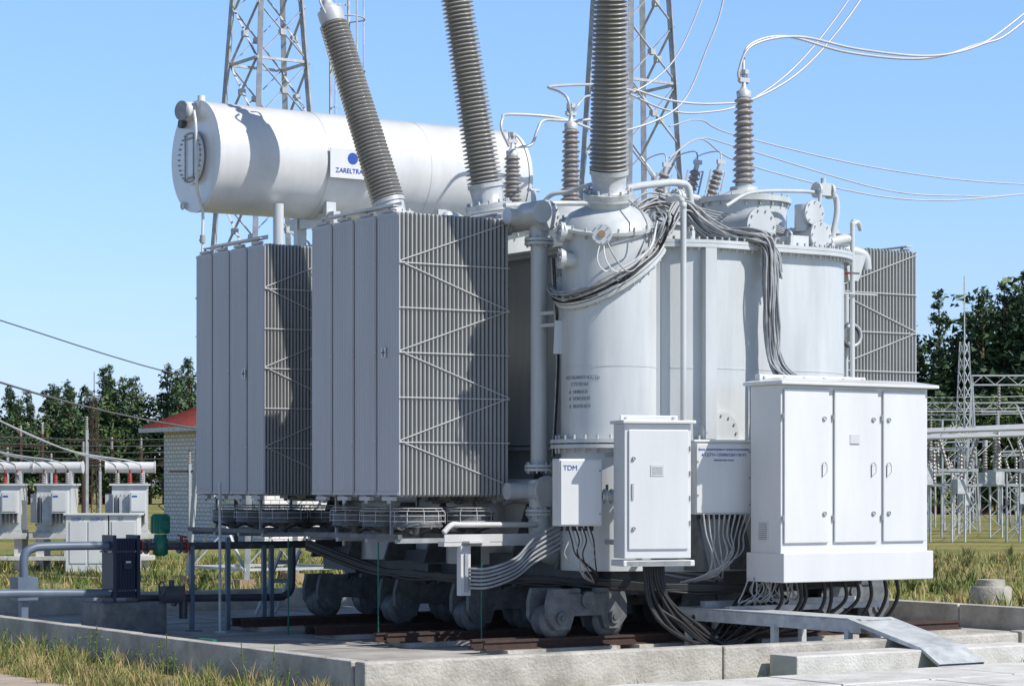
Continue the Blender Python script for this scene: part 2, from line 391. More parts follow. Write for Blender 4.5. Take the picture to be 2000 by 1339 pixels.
# ---- conservator
q=MB()
A=Vector((13.2,27.24,5.9)); r=.70; Lc=4.7
q.rev(A,(1,0,0),[(0,r+.012),(.05,r+.012)],'cons',72)
q.rev(A,(1,0,0),[(.05,r),(1.55,r)],'cons',96,False); q.rev(A,(1,0,0),[(1.55,r+.003),(1.562,r+.003)],'cons',96,False)
q.rev(A,(1,0,0),[(1.562,r),(3.1,r)],'cons',96,False); q.rev(A,(1,0,0),[(3.1,r+.003),(3.112,r+.003)],'cons',96,False); q.rev(A,(1,0,0),[(3.112,r),(Lc-.05,r)],'cons',96,False)
q.rev(A,(1,0,0),[(Lc-.05,r+.012),(Lc,r+.012)],'cons',96,False)
q.rev(A+Vector((Lc,0,0)),(1,0,0),[(0,r),(.03,r*.97),(.10,r*.7),(.14,.0)],'cons',64,False)
q.rev(A+Vector((-.035,.02,-.02)),(-1,0,0),[(0,.34),(.03,.34)],'cons',40)
for i in range(28):
    a=2*pi*i/28; c=A+Vector((-.06,.02+.31*math.cos(a),-.02+.31*math.sin(a))); q.cyl(c,c+Vector((-.03,0,0)),.011,'galvd',n=6)
q.rev(A+Vector((-.02,0,0)),(-1,0,0),[(0,.27),(.055,.265)],'cons',40)
q.tube([A+Vector((-.1,-.16,.55)),A+Vector((-.12,-.25,.35)),A+Vector((-.12,-.28,-.1)),A+Vector((-.10,-.25,-.45)),A+Vector((-.0,-.2,-.72)),A+Vector((.0,-.2,-1.05))],.02,'cons',n=8)
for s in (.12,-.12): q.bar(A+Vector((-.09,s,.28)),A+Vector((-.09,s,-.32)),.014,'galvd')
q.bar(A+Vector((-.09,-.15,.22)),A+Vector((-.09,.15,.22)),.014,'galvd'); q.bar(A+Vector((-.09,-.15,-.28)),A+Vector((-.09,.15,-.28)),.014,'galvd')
q.cyl(A+Vector((-.14,.08,.58)),A+Vector((0,.08,.58)),.12,'cons'); q.rev(A+Vector((-.14,.08,.58)),(-1,-.3,0),[(0,.125),(.03,.125)],'galvd',24)
q.cyl(A+Vector((.03,-.1,.62)),A+Vector((.03,-.1,.76)),.05,'cons'); q.cyl(A+Vector((-.08,.3,.45)),A+Vector((-.02,.3,.45)),.06,'dark')
q.ring(A+Vector((-.03,.32,-.6)),(1,0,0),.04,.014,'cons'); q.ring(A+Vector((-.03,.28,.64)),(1,0,0),.04,.014,'cons')
q.cyl(A+Vector((0,-.2,-1.02)),A+Vector((0,-.2,-1.12)),.035,'galvd'); q.cyl(A+Vector((0,-.2,-1.08)),A+Vector((0,-.14,-1.08)),.02,'galvd')
q.tube([A+Vector((0,-.2,-1.1)),A+Vector((0,-.22,-1.4)),A+Vector((.2,-.3,-1.7)),A+Vector((.5,-.5,-1.8))],.015,'cons')
for x in (14.9,16.6):
    for y in (26.8,27.6):
        q.bx(x-.07,x+.07,y-.05,y+.05,3.6,5.45,'paint'); q.bx(x-.2,x+.2,y-.15,y+.15,4.55,4.62,'paint')
    q.bx(x-.05,x+.05,26.6,27.8,5.1,5.25,'paint')
    q.bx(x-.05,x+.05,26.4,27.7,4.4,4.54,'paint'); q.bx(x-.06,x+.06,26.0,27.7,3.5,3.66,'paint')
q.bx(14.0,17.2,26.75,26.85,4.42,4.52,'paint')
q.cyl((14.1,26.7,4.6),(14.1,26.7,5.3),.07,'paint')
q.cyl((14.7,26.9,4.65),(14.7,26.9,4.8),.12,'paint'); q.tube([(14.3,26.6,4.62),(14.6,26.2,4.68),(15.2,25.9,4.7)],.05,'paint',n=12)
q.obj('conservator',T)
sy=27.24-.71
q=MB(); q.box((15.08,sy-.02,5.86),(.66,.012,.38),'white')
q.rev((15.08,sy-.027,5.93),(0,-1,0),[(0,.075),(.004,.075)],'blue',28)
q.obj('nameplate_board',T)
text('nameplate_text','ZARELTRANS',(15.08,sy-.032,5.74),.085,'blue',T,align='CENTER')

# ---- radiators
def radiator_bank(x0,x1,y0,z0,z1,name,outer=-1,nunit=4,pitch=.48,ext=1.92):
    q=MB(); n=27; px=(x1-x0)/n; w=ext/nunit-.030
    sx=-1 if outer<0 else 1
    for u in range(nunit):
        ya=y0+u*ext/nunit; yb=ya+w
        for i in range(n):
            xc=x0+(i+.5)*px
            outerp = (i==0 and outer<0) or (i==n-1 and outer>0)
            th=px*.58
            zr=R.uniform(-.006,.006)
            cs=[(xc-th/2,ya+.014),(xc-th*.25,ya),(xc+th*.25,ya),(xc+th/2,ya+.014),(xc+th/2,yb-.014),(xc+th*.25,yb),(xc-th*.25,yb),(xc-th/2,yb-.014)]
            q.prism(cs,z0+.03,z1-.03+zr,'radp' if outerp else 'rad',smooth=False)
            if not outerp:
                q.prism([(xc-th*.2,ya+.02),(xc+th*.2,ya+.02),(xc+th*.2,yb-.02),(xc-th*.2,yb-.02)],z0+.012,z1-.010+zr,'rad',smooth=False)
            if outerp:
                xo = xc+sx*th/2
                nf=8; fw=(w-.02)/nf
                for j in range(nf):
                    yc=ya+.01+(j+.5)*fw; h=.0045
                    vs=[(xo,yc-fw*.46,z0+.06),(xo+sx*h,yc-fw*.25,z0+.09),(xo+sx*h,yc+fw*.25,z0+.09),(xo,yc+fw*.46,z0+.06),
                        (xo,yc-fw*.46,z1-.06),(xo+sx*h,yc-fw*.25,z1-.09),(xo+sx*h,yc+fw*.25,z1-.09),(xo,yc+fw*.46,z1-.06)]
                    q.add(vs,[(0,1,5,4),(1,2,6,5),(2,3,7,6),(0,3,2,1),(4,5,6,7)],'radp')
                q.box((xo+sx*.002,(ya+yb)/2,z1-.035),(.006,w*.96,.03),'radp'); q.box((xo+sx*.002,(ya+yb)/2,z0+.045),(.006,w*.96,.03),'radp')
        ym=(ya+yb)/2
        for z in (z0+.10,z1-.10):
            if outer<0: q.cyl((x0+.02,ym,z),(x1+.16,ym,z),.055,'rad',n=16)
            else: q.cyl((x0-.16,ym,z),(x1-.02,ym,z),.055,'rad',n=16)
        for xx in (x0+.03,x1-.05):
            q.box((xx,ym,z1+.010),(.05,w*.5,.03),'radp'); q.box((xx,ym,z0-.01),(.05,w*.5,.04),'radp')
            q.cyl((xx,ym,z1),(xx,ym,z1+.07),.018,'galv',n=8); q.cyl((xx,ym,z0-.06),(xx,ym,z0+.02),.022,'galv',n=8)
        q.bx(x0+.01,x1-.01,ya+.05,yb-.05,z1-.04,z1-.012,'radp')
        # dark strip added to paint the shade in the gap between neighbouring radiators
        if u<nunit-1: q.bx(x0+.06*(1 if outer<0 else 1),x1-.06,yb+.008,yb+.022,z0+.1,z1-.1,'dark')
    q.box(((x0+.04),y0+ext/2-.1,z1+.055),(.10,ext*.82,.012),'brace'); q.box((x0+.04+.055,y0+ext/2-.1,z1+.075),(.008,ext*.82,.05),'brace')
    q.box(((x1-.06),y0+ext/2-.1,z1+.055),(.10,ext*.82,.012),'brace')
    for yy,sg in ((y0,-1),(y0+ext-.030,1)):
        L=[z1-.05]+[z1-.53-.47*i for i in range(6)]
        pts=[]
        for i,z in enumerate(L): pts.append((x1-.01 if i%2==0 else x0+.01, yy+sg*.010, max(z,z0+.06)))
        for i in range(len(pts)-1): q.bar(pts[i],pts[i+1],.009,'brace',.009)
        for z in L[1:-1]: q.bar((x0+.005,yy+sg*.017,z-.015),(x1-.005,yy+sg*.017,z-.015),.008,'brace',.009)
    for kk in range(1,nunit):
        yk=y0+kk*ext/nunit-.015
        for z in [z1-.53-.94*i for i in range(3)]: q.box(((x0-.004) if outer<0 else x1+.004,yk,z),(.010,.045,.012),'brace')
    q.obj(name,T)
radiator_bank(12.6,14.0,21.2,1.58,4.59,'radiator_bank_near')
radiator_bank(12.9,14.1,24.8,1.58,4.58,'radiator_bank_rear',ext=1.86)
radiator_bank(18.55,19.96,21.2,1.58,4.57,'radiator_bank_far_side',outer=1)
radiator_bank(18.55,19.9,24.8,1.58,4.57,'radiator_bank_far_side_rear',outer=1)
q=MB()
for (x,y,z) in ((12.592,21.48,3.11),(12.892,25.30,3.05)):
    q.box((x,y,z),(.006,.09,.11),'white'); q.box((x-.005,y,z),(.004,.07,.012),'ink'); q.box((x-.006,y,z),(.004,.014,.09),'ink')
q.obj('centre_of_gravity_labels',T)

# ---- oil pipework
q=MB()
P='paint'
def pflange(c,ax,r,k='paint'):
    ax=Vector(ax).normalized(); q.rev(Vector(c)-ax*.035,ax,[(0,r),(.03,r)],k,28); q.rev(Vector(c)+ax*.005,ax,[(0,r),(.03,r)],k,28)
    u,v=frame(ax)
    for i in range(8):
        a=2*pi*i/8; p=Vector(c)+(u*math.cos(a)+v*math.sin(a))*r*.82; q.cyl(p-ax*.06,p+ax*.06,.012,'galv',n=6)
hx,hy=14.24,20.98
q.cyl((hx,hy,1.93),(hx,hy,4.32),.093,P,n=32)
pflange((hx,hy,4.33),(0,0,1),.16); pflange((hx,hy,1.90),(0,0,1),.16)
for z in (4.60,1.65):
    q.cyl((hx,hy,z-.27),(hx,hy,z+.12),.11,P,n=32); q.cyl((hx,hy-.12,z),(hx,26.6,z),.135,P,n=32)
    fc=Vector((hx,hy-.12,z)); fa=Vector((.1,-1,0)).normalized()
    q.rev(fc,fa,[(0,.165),(.04,.165)],P,32); uu,vv=frame(fa)
    for i in range(12):
        a=2*pi*i/12; p=fc+(uu*math.cos(a)+vv*math.sin(a))*.142; q.cyl(p-fa*.03,p+fa*.06,.011,'galv',n=6)
    q.cyl((hx-.35,hy+.1,z),(hx,hy+.1,z),.09,P,n=24)
    for k in range(4):
        yy=21.2+.48*k+.225; q.cyl((13.95,yy,z-.05),(hx,yy,z-.05),.07,P,n=16); pflange((14.10,yy,z-.05),(1,0,0),.10)
    q.cyl((18.35,21.0,z),(18.35,26.6,z),.135,P,n=24); q.cyl((18.35,21.0,z),(18.35,20.95,z),.165,P,n=24)
pflange((hx,hy,1.42),(0,0,1),.15)
q.tube([(hx,hy,1.4),(hx,hy,1.2),(hx+.03,hy,1.06),(hx+.13,hy,.98),(hx+.3,hy,.96),(hx+.6,hy+.05,.96)],.115,P,n=24,sub=5)
q.tube([(18.35,21.3,1.6),(18.35,21.3,4.5)],.09,P,n=20)
q.tube([(hx,22.9,4.72),(hx+.05,22.9,4.8),(14.9,23.6,4.85)],.06,P,n=12)
pc=Vector((14.66,20.27,0))
for z in (3.55,3.42): q.bar(pc-rv*.50+Vector((0,0,z)),pc-rv*.72+dv*.25+Vector((0,0,z)),.05,P,.035)
q.bar(pc-rv*.53-dv*.02+Vector((0,0,3.28)),pc-rv*.53-dv*.02+Vector((0,0,3.68)),.05,P,.14)
q.bar(pc-rv*.55-dv*.1+Vector((0,0,3.1)),pc-rv*.53-dv*.1+Vector((0,0,3.45)),.03,P,.10)
q.cyl((14.08,20.68,4.62),(14.08,21.0,4.62),.12,P,n=24); q.cyl((14.08,20.85,4.7),(14.08,20.85,4.86),.03,P); q.cyl((14.0,20.85,4.86),(14.15,20.85,4.86),.015,P)
q.tube([(14.24,20.9,4.75),(14.3,20.8,4.83),(14.42,20.65,4.85),(14.5,20.4,4.90),(14.55,20.25,4.84)],.025,P)
q.tube([(14.85,20.4,4.80),(15.1,20.5,4.92),(15.6,20.7,5.02),(15.95,20.75,5.06),(16.1,20.75,4.98),(16.12,20.75,4.5)],.042,P,n=14)
q.tube([(14.2,21.6,4.78),(14.9,21.7,4.86),(15.6,21.5,4.88)],.03,P)
q.tube([(16.1,20.1,4.75),(16.5,20.15,4.93),(17.2,20.2,5.0),(17.55,20.2,5.0)],.022,P)
q.tube([(15.7,21.0,4.85),(16.2,21.1,4.95),(16.5,21.1,4.95),(16.6,21.1,4.8)],.05,P,n=12); pflange((16.2,21.1,4.95),(1,0,0),.10)
q.cyl((15.95,21.0,4.95),(15.95,21.0,5.10),.02,P); q.ring((15.95,21.0,5.10),(0,0,1),.06,.01,P,18,5)
q.tube([(17.72,20.25,5.0),(17.85,20.3,4.98),(17.87,20.3,4.8),(17.80,20.3,4.5),(17.80,20.3,4.3)],.035,P,n=12)
q.tube([(17.45,20.1,4.98),(17.42,20.1,4.7),(17.42,20.1,4.3)],.022,P)
q.box((17.58,20.2,5.04),(.14,.12,.14),P); q.cyl((17.58,20.2,5.0),(17.58,20.2,5.17),.03,P); q.flange((17.66,20.2,5.03),(1,0,0),.09,.03,P,6); q.flange((17.5,20.2,5.03),(-1,0,0),.09,.03,P,6)
q.cyl((17.3,20.2,4.55),(17.3,20.2,4.85),.11,P); q.flange((17.3,20.05,4.75),(0,-1,0),.14,.03,P,8,'galv')
q.tube([(17.3,20.3,4.46),(17.6,20.25,4.44),(17.9,20.2,4.5),(18.0,20.2,4.5)],.06,P,n=14)
q.tube([(18.0,20.15,4.72),(17.98,20.15,4.68),(17.97,20.15,4.5),(17.97,20.15,2.82)],.028,P,n=10)
q.tube([(17.97,20.15,4.66),(18.05,20.15,4.7),(18.12,20.18,4.62)],.028,P,n=10)
q.cyl((18.1,20.5,4.05),(18.1,20.5,4.6),.075,P,n=20); q.flange((18.1,20.5,4.5),(0,0,1),.13,.035,P,8,'galv')
q.tube([(18.1,20.5,4.4),(18.22,20.45,4.4),(18.36,20.4,4.35),(18.4,20.4,4.2)],.07,P,n=16)
q.add([(18.0,20.3,4.35),(18.32,20.3,4.35),(18.2,20.3,4.05),(18.05,20.3,4.05),(18.0,20.6,4.35),(18.32,20.6,4.35),(18.2,20.6,4.05),(18.05,20.6,4.05)],[(0,3,2,1),(4,5,6,7),(0,1,5,4),(1,2,6,5),(2,3,7,6),(3,0,4,7)],P)
q.tube([(18.1,20.4,3.9),(18.1,20.4,3.5)],.03,P); q.cyl((18.1,20.4,3.35),(18.1,20.4,2.8),.022,P)
q.cyl((18.05,20.3,3.42),(18.05,20.24,3.42),.14,'dark',n=28); q.ring((18.05,20.23,3.42),(0,1,0),.12,.02,'galv'); q.cyl((17.9,20.5,3.42),(18.05,20.3,3.42),.12,P)
q.cyl((17.8,20.1,4.1),(17.8,19.98,4.1),.012,'red',n=8); q.box((17.86,20.0,4.1),(.16,.015,.02),'dark'); q.cyl((17.7,20.1,3.88),(18.3,20.1,3.88),.01,P)
q.obj('oil_pipework',T)

# ---- fans under radiators
def fan(q,x,y,z,r=.27):
    q.rev((x,y,z-.20),(0,0,1),[(0,r*.92),(.02,r*.92),(.05,r*.86),(.12,r*.86),(.14,r*.9)],'bog',28,False)
    for k,rr in enumerate((1.0,1.0,.98,.9,.78,.62,.45,.28)):
        q.ring((x,y,z-(.14,.08,.03,0,0,0,0,0)[k]),(0,0,1),r*rr,.0045,'brace',28,4)
    for k in range(10):
        a=2*pi*k/10; c,s=math.cos(a),math.sin(a)
        q.tube([(x+c*r*.2,y+s*r*.2,z),(x+c*r*.85,y+s*r*.85,z),(x+c*r,y+s*r,z-.05),(x+c*r,y+s*r,z-.16)],.004,'brace',n=4,sub=1)
    for k in range(6):
        a=2*pi*k/6
        p=[(r*.18,-.03,-.02),(r*.8,-.08,-.03),(r*.82,.08,.03),(r*.18,.04,.02)]
        q.add([(x+X*math.cos(a)-Y*math.sin(a),y+X*math.sin(a)+Y*math.cos(a),z-.09+Z) for X,Y,Z in p],[(0,1,2,3)],'galv')
    q.cyl((x,y,z-.28),(x,y,z-.06),.07,'bog',n=16); q.cyl((x,y,z-.32),(x,y,z-.28),.05,'dark',n=12)
    for s in(-1,1): q.bar((x+s*r*.95,y,z-.20),(x-s*.02,y,z-.28),.02,'dark',.03); q.bar((x,y+s*r*.95,z-.20),(x,y-s*.02,z-.28),.02,'dark',.03)
q=MB()
for (X0,Y0) in ((12.6,21.2),(12.9,24.8),(18.55,21.2)):
    for i in range(2):
        for j in range(3): fan(q,X0+.38+.66*i,Y0+.22+.66*j,1.47,.29)
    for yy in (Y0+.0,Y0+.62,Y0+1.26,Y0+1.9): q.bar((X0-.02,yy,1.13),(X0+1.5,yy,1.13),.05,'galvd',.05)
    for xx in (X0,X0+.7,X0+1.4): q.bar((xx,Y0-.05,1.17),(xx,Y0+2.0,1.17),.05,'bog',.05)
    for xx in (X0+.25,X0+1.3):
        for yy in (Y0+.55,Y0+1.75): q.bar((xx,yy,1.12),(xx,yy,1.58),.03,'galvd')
q.box((13.6,20.9,1.10),(1.3,.12,.05),'brace'); q.box((13.6,20.84,1.16),(1.3,.012,.08),'brace')
q.tube([(12.95,20.85,1.22),(13.05,20.85,1.3),(13.2,20.85,1.3),(14.15,20.9,1.29)],.03,'brace',n=10)
q.bx(13.13,13.25,20.80,20.88,.56,1.08,'brace'); q.bx(13.17,13.21,20.78,20.80,.6,1.0,'galvd')
q.box((13.3,20.85,1.12),(.25,.3,.02),'brace')
q.obj('cooling_fans',T)
q=MB()
for i in range(6):
    o=i*.05
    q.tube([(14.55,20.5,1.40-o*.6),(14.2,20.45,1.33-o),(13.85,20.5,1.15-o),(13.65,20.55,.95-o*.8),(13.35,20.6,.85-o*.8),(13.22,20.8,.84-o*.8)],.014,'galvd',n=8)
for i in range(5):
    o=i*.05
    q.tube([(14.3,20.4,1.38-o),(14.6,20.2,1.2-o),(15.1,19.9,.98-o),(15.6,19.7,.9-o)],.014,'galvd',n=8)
q.obj('flexible_conduits',T)

# ---- bogies
def bogie(q,x,y,zt=.15):
    for s in(-.17,.17):
        yy=y+s
        out=[(-.50,.20),(-.50,.36),(-.46,.50),(-.1,.50),(-.08,.44),(.08,.44),(.1,.50),(.46,.50),(.50,.36),(.50,.20),(.40,.08),(.22,.08),(.17,.22),(-.17,.22),(-.22,.08),(-.40,.08)]
        vs=[(x+a,yy-.03,zt+h) for a,h in out]+[(x+a,yy+.03,zt+h) for a,h in out]; n=len(out)
        q.add(vs,[tuple(range(n)),tuple(range(2*n-1,n-1,-1))]+[(i,n+i,n+(i+1)%n,(i+1)%n) for i in range(n)],'bog')
        sg=-1 if s<0 else 1
        for a in(-.33,.33):
            q.cyl((x+a,yy+sg*.03,zt+.20),(x+a,yy+sg*.06,zt+.20),.07,'bog',n=20); q.cyl((x+a,yy+sg*.06,zt+.20),(x+a,yy+sg*.075,zt+.20),.03,'dark',n=12)
        q.cyl((x,yy,zt+.38),(x,yy+sg*.06,zt+.38),.09,'bog',n=20)
    for a in(-.33,.33):
        q.rev((x+a,y-.13,zt+.17),(0,1,0),[(0,.14),(.03,.20),(.05,.20),(.06,.17),(.24,.17),(.26,.12)],'bog',32)
    q.bx(x-.25,x+.25,y-.22,y+.22,zt+.45,.60,'bog')
q=MB()
for yy in (20.05,21.55,23.1,24.9):
    for xx in (14.08,15.85,17.75): bogie(q,xx,yy)
q.obj('wheel_bogies',T)

# ---- cable looms on the transformer
q=MB()
def loom(pts,n,sp,r,k,jit=.03,sub=6):
    for i in range(n):
        ox=[(R.uniform(-sp,sp),R.uniform(-sp,sp),R.uniform(-sp,sp)) for _ in pts]
        b0=(R.uniform(-sp,sp),R.uniform(-sp,sp)*.6,R.uniform(-sp,sp))
        q.tube([Vector(p)+Vector(b0)+Vector(o)*jit/sp*.6 for p,o in zip(pts,ox)],r,k if R.random()<.75 else R.choice(('galvd','dark')),n=6,sub=sub)
loom([(14.95,20.25,4.62),(15.25,20.3,4.76),(15.55,20.2,4.74),(15.80,19.95,4.44),(16.05,19.58,4.36),(16.17,19.48,4.28),(16.19,19.46,3.9),(16.2,19.46,3.4),(16.25,19.40,2.95),(16.4,19.1,2.7)],28,.075,.0125,'cable',.045)
loom([(15.3,20.25,4.78),(15.6,20.2,4.66),(15.75,20.05,4.38),(16.1,19.75,4.33),(16.25,19.5,4.20),(16.3,19.46,3.95)],16,.06,.012,'cable',.04)
loom([(15.2,20.0,4.42),(15.5,20.1,4.72),(15.72,19.98,4.5),(15.95,19.7,4.30)],14,.07,.012,'cable',.04)
loom([(15.5,20.45,4.70),(15.7,20.3,4.62),(16.2,20.2,4.42),(16.6,19.9,4.42),(16.3,19.55,4.34),(16.22,19.5,4.1)],8,.04,.012,'cable',.03)
B,ax,C,nrm,ell=fb
for k in range(13):
    pts=[]; jr=R.uniform(.0,.09); jz=R.uniform(.04,.16)
    E_=ell(PR+.02+jr,jz)
    i0=int(56*(150+R.uniform(-12,22))/360); i1=int(56*(322+R.uniform(-20,8))/360)
    for i in range(i0,i1+1,3): pts.append(E_[i%56]+Vector((R.uniform(-1,1),R.uniform(-1,1),R.uniform(-1,1)))*.012)
    pts.append(pts[-1]+rv*.10+Vector((0,0,.25)))
    pts.append(Vector((15.15,20.1,4.6+R.uniform(-.05,.08))))
    q.tube(pts,.010,('cable','cable','black')[k%3],n=6,sub=4)
for k in range(3):
    q.tube([C-rv*.62-dv*.05+Vector((.02*k,0,.1)),C-rv*.60-dv*.1+Vector((.02*k,0,-.3)),C-rv*.56+Vector((.015*k,0,-.9)),C-rv*.58+Vector((.015*k,.05,-2.0))],.007,'black' if k else 'cable',n=6)
for c0 in (-.14,-.05,.06):
    q.tube([B+dv*-.52-rv*.08+Vector((0,0,-.46)),B+dv*-.60+rv*c0+Vector((0,0,-.75)),B+dv*-.58+rv*(.15+c0)+Vector((0,0,-.86)),B+dv*-.45+rv*.40+Vector((0,0,-.62)),B+dv*-.2+rv*.5+Vector((0,0,-.3))],.008,'white' if c0<0 else 'cable',n=6)
q.tube([B+rv*.2-dv*.2+Vector((0,0,-.08)),B+rv*.34-dv*.38+Vector((0,0,-.25)),B+rv*.36-dv*.44+Vector((0,0,-.45)),B-dv*.5+Vector((0,0,-.58))],.009,'cable',n=6)
for k in range(4): q.tube([(15.6,20.2,4.75),(16.1,20.3,4.62+.03*k),(16.8,20.25,4.55+.03*k),(17.3,20.3,4.5)],.009,'cable',n=6)
q.obj('cable_looms',T)
q=MB()
for i in range(16):
    o=R.uniform(-.06,.06); p=R.uniform(-.06,.06)
    q.tube([(12.6,23.2,1.05+o),(12.95,22.4,.80+o),(13.1,21.8,.74+p),(13.4,21.0,.72+o),(13.9,20.4,.70+p),(14.3,19.9,.68+o),(15.2,19.4,.62+p),(16.2,19.3,.64+o),(17.2,19.2,.66+p)],.017,'black',n=6)
for i in range(9):
    q.tube([(14.35+.03*i,19.25,.95),(14.38+.03*i,19.2,.6+R.uniform(-.1,.1)),(14.55+.05*i,19.1,.22+.1*R.random()),(15.0+.05*i,19.1,.05+.08*R.random()),(15.5+.1*i,19.3,.3+.2*R.random()),(16,19.6,.6)],.018,'black',n=6)
for i in range(10):
    x=15.8+.17*i+R.uniform(-.06,.06)
    q.tube([(x,18.8,.75),(x+.02,18.8,.5),(x-.1+R.uniform(-.1,.1),18.95,.2+.1*R.random()),(x-.35,19.2,.12+.1*R.random()),(x-.6,19.5,.35)],.020,'black',n=7)
for i in range(14):
    x=15.45+.05*i+R.uniform(-.03,.03)
    q.tube([(x,18.9,.76),(x+R.uniform(-.1,.1),18.9,.62+R.uniform(-.06,.02)),(x+R.uniform(-.15,.15),18.95,.5),(x+R.uniform(-.1,.3),19.0,.62),(x+.2,19.1,.76)],.008,'cable',n=5)
for i in range(10):
    x=15.12+.055*i
    q.tube([(x,19.25-.02*i,1.42),(x,19.2,1.2),(x+R.uniform(-.08,.08),19.2,1.0),(15.2+R.uniform(0,.3),19.3,.8),(15.3+R.uniform(-.3,.3),19.5,.7)],.010,'cable' if i%2 else 'galvd',n=6)
for i in range(8):
    x=13.66+.045*i
    q.tube([(x,19.68,1.3),(x,19.6,1.15),(x+R.uniform(-.05,.08),19.6,1.0),(14.0+R.uniform(-.1,.2),19.7,.8),(14.2,19.9,.7)],.008,'black' if i%2 else 'cable',n=6)
q.obj('power_cables',T)

def curved(body,z,ang0,size,dstep):
    a=ang0
    for ch in body:
        x,y=onwall(a,r=PR,c=(C.x,C.y),off=0.004)
        if ch!=' ': text('tank_lettering',ch,(x,y,z),size,'inkg',T,yaw=math.radians(a+90),align='CENTER')
        a+=dstep
curved('НЕГАБАРИТНОСТЬ',2.82,176,.050,3.5)
curved('СТЕПЕНИ',2.75,186,.050,3.5); curved('8 НИЖНЕЙ',2.67,182,.050,3.5); curved('8 БОКОВОЙ',2.60,182,.050,3.5); curved('8 ВЕРХНЕЙ',2.52,182,.050,3.5)

# ================================================================= CABINETS
def lockring(q,x,y,z,s=1):
    q.rev((x,y,z),(0,-1,0),[(0,.026*s),(.012,.026*s)],'galv',16); q.ring((x,y-.014,z),(0,1,0),.018*s,.005,'galvd',14,5)
K=empty('control_cabinet',(16.5,18.7,.72))
q=MB(); X0,X1,Y0,Y1=15.53,17.56,18.5,18.98
q.bx(X0,X1,Y0,Y1,.98,2.74,'white'); q.bx(X0-.01,X1+.03,Y0-.06,Y1+.06,.72,1.02,'white')
q.bx(X0-.06,X1+.09,Y0-.09,Y1+.06,2.74,2.775,'white')
q.add([(X0-.05,Y0-.08,2.777),(X1+.08,Y0-.08,2.777),(X1+.08,Y1+.05,2.777),(X0-.05,Y1+.05,2.777),(X0+.1,Y0+.15,2.82),(X1-.1,Y0+.15,2.82),(X1-.1,Y1-.1,2.82),(X0+.1,Y1-.1,2.82)],[(0,1,5,4),(1,2,6,5),(2,3,7,6),(3,0,4,7),(4,5,6,7)],'white')
q.bx(X0+.02,X1-.55,Y1-.12,Y1-.04,2.80,2.86,'white')
for i in range(6): q.cyl((X0+.08+i*.27,Y1-.14,2.83),(X0+.08+i*.27,Y1-.12,2.83),.015,'galv',n=8)
q.obj('body',K,bevel=.008)
q=MB()
dw=.60
for i in range(3):
    a=X0+.03+i*.675; bb=a+dw
    q.bx(a,bb,Y0-.028,Y0-.004,1.12,2.70,'white')
q.obj('doors',K,bevel=.01)
q=MB()
for i in range(3):
    a=X0+.03+i*.675; bb=a+dw
    for z in (1.38,2.42): q.cyl((a-.012,Y0-.02,z-.03),(a-.012,Y0-.02,z+.03),.010,'galvd',n=8)
    lx = bb-.07 if i!=2 else a+.07
    lockring(q,lx,Y0-.028,2.40,1.0); lockring(q,lx,Y0-.028,1.42,1.0)
    q.add([(lx-.03,Y0-.036,1.80),(lx+.03,Y0-.036,1.84),(lx+.03,Y0-.036,1.90),(lx+.0,Y0-.036,1.95),(lx-.03,Y0-.036,1.93)],[(0,1,2,3,4)],'white'); q.ring((lx,Y0-.034,1.93),(0,1,0),.022,.004,'galv',14,5)
    for s,e in (((-.03,1.80),(.03,1.85)),((.03,1.85),(.03,1.93)),((-.03,1.80),(-.03,1.93))): q.bar((lx+s[0],Y0-.038,s[1]),(lx+e[0],Y0-.038,e[1]),.004,'galvd')
q.box((X0+.03+.675+.27,Y0-.031,2.19),(.13,.006,.10),'brace'); q.bar((X0+.03+.675+.21,Y0-.036,2.145),(X0+.03+.675+.33,Y0-.036,2.145),.006,'galvd')
q.box((X0-.004,Y0+.27,1.24),(.01,.15,.20),'white')
for k in range(9): q.box((X0-.011,Y0+.27,1.16+.02*k),(.008,.13,.008),'galvd')
q.obj('door_hardware',K,bevel=0)

K2=empty('junction_cabinet',(13.94,19.02,.93)); K2.rotation_euler=(0,0,math.radians(-17))
def loc(o,k): o.parent=k; return o
q=MB(); W,D,H=.71,.34,1.40
q.bx(0,W,0,D,.05,H,'white'); q.bx(-.02,W+.03,-.03,D+.02,-.03,.03,'white'); q.bx(-.03,W+.04,-.05,D+.03,H,H+.035,'white'); 
q.bx(.04,W-.03,-.02,-.003,.14,H-.06,'white'); q.bx(.04,W-.05,D-.1,D-.07,H+.03,H+.09,'white')
loc(q.obj('body',None,bevel=.008),K2)
q=MB()
for z in (.35,1.05): lockring(q,.09,-.022,z,.8)
q.box((.08,-.026,.72),(.02,.015,.16),'galv')
for z in (.4,.65,.9,1.15): q.cyl((W-.018,-.012,z-.025),(W-.018,-.012,z+.025),.01,'galvd',n=8)
q.box((.34,-.023,.93),(.14,.006,.11),'brace'); 
for k in range(4): q.box((.34,-.028,.90+.02*k),(.11,.004,.006),'galvd')
for xx in (.1,W-.1): q.cyl((xx,D-.11,H+.065),(xx,D-.06,H+.065),.015,'galv',n=8)
q.box((W/2,-.028,-.0),(W*.96,.004,.05),'galv')
for s in (.1,.6): q.bar((s,D+.02,.2),(s,D+.5,.2),.05,'galvd'); q.bar((s,D+.02,1.1),(s,D+.5,1.1),.05,'galvd')
loc(q.obj('fittings',None),K2)

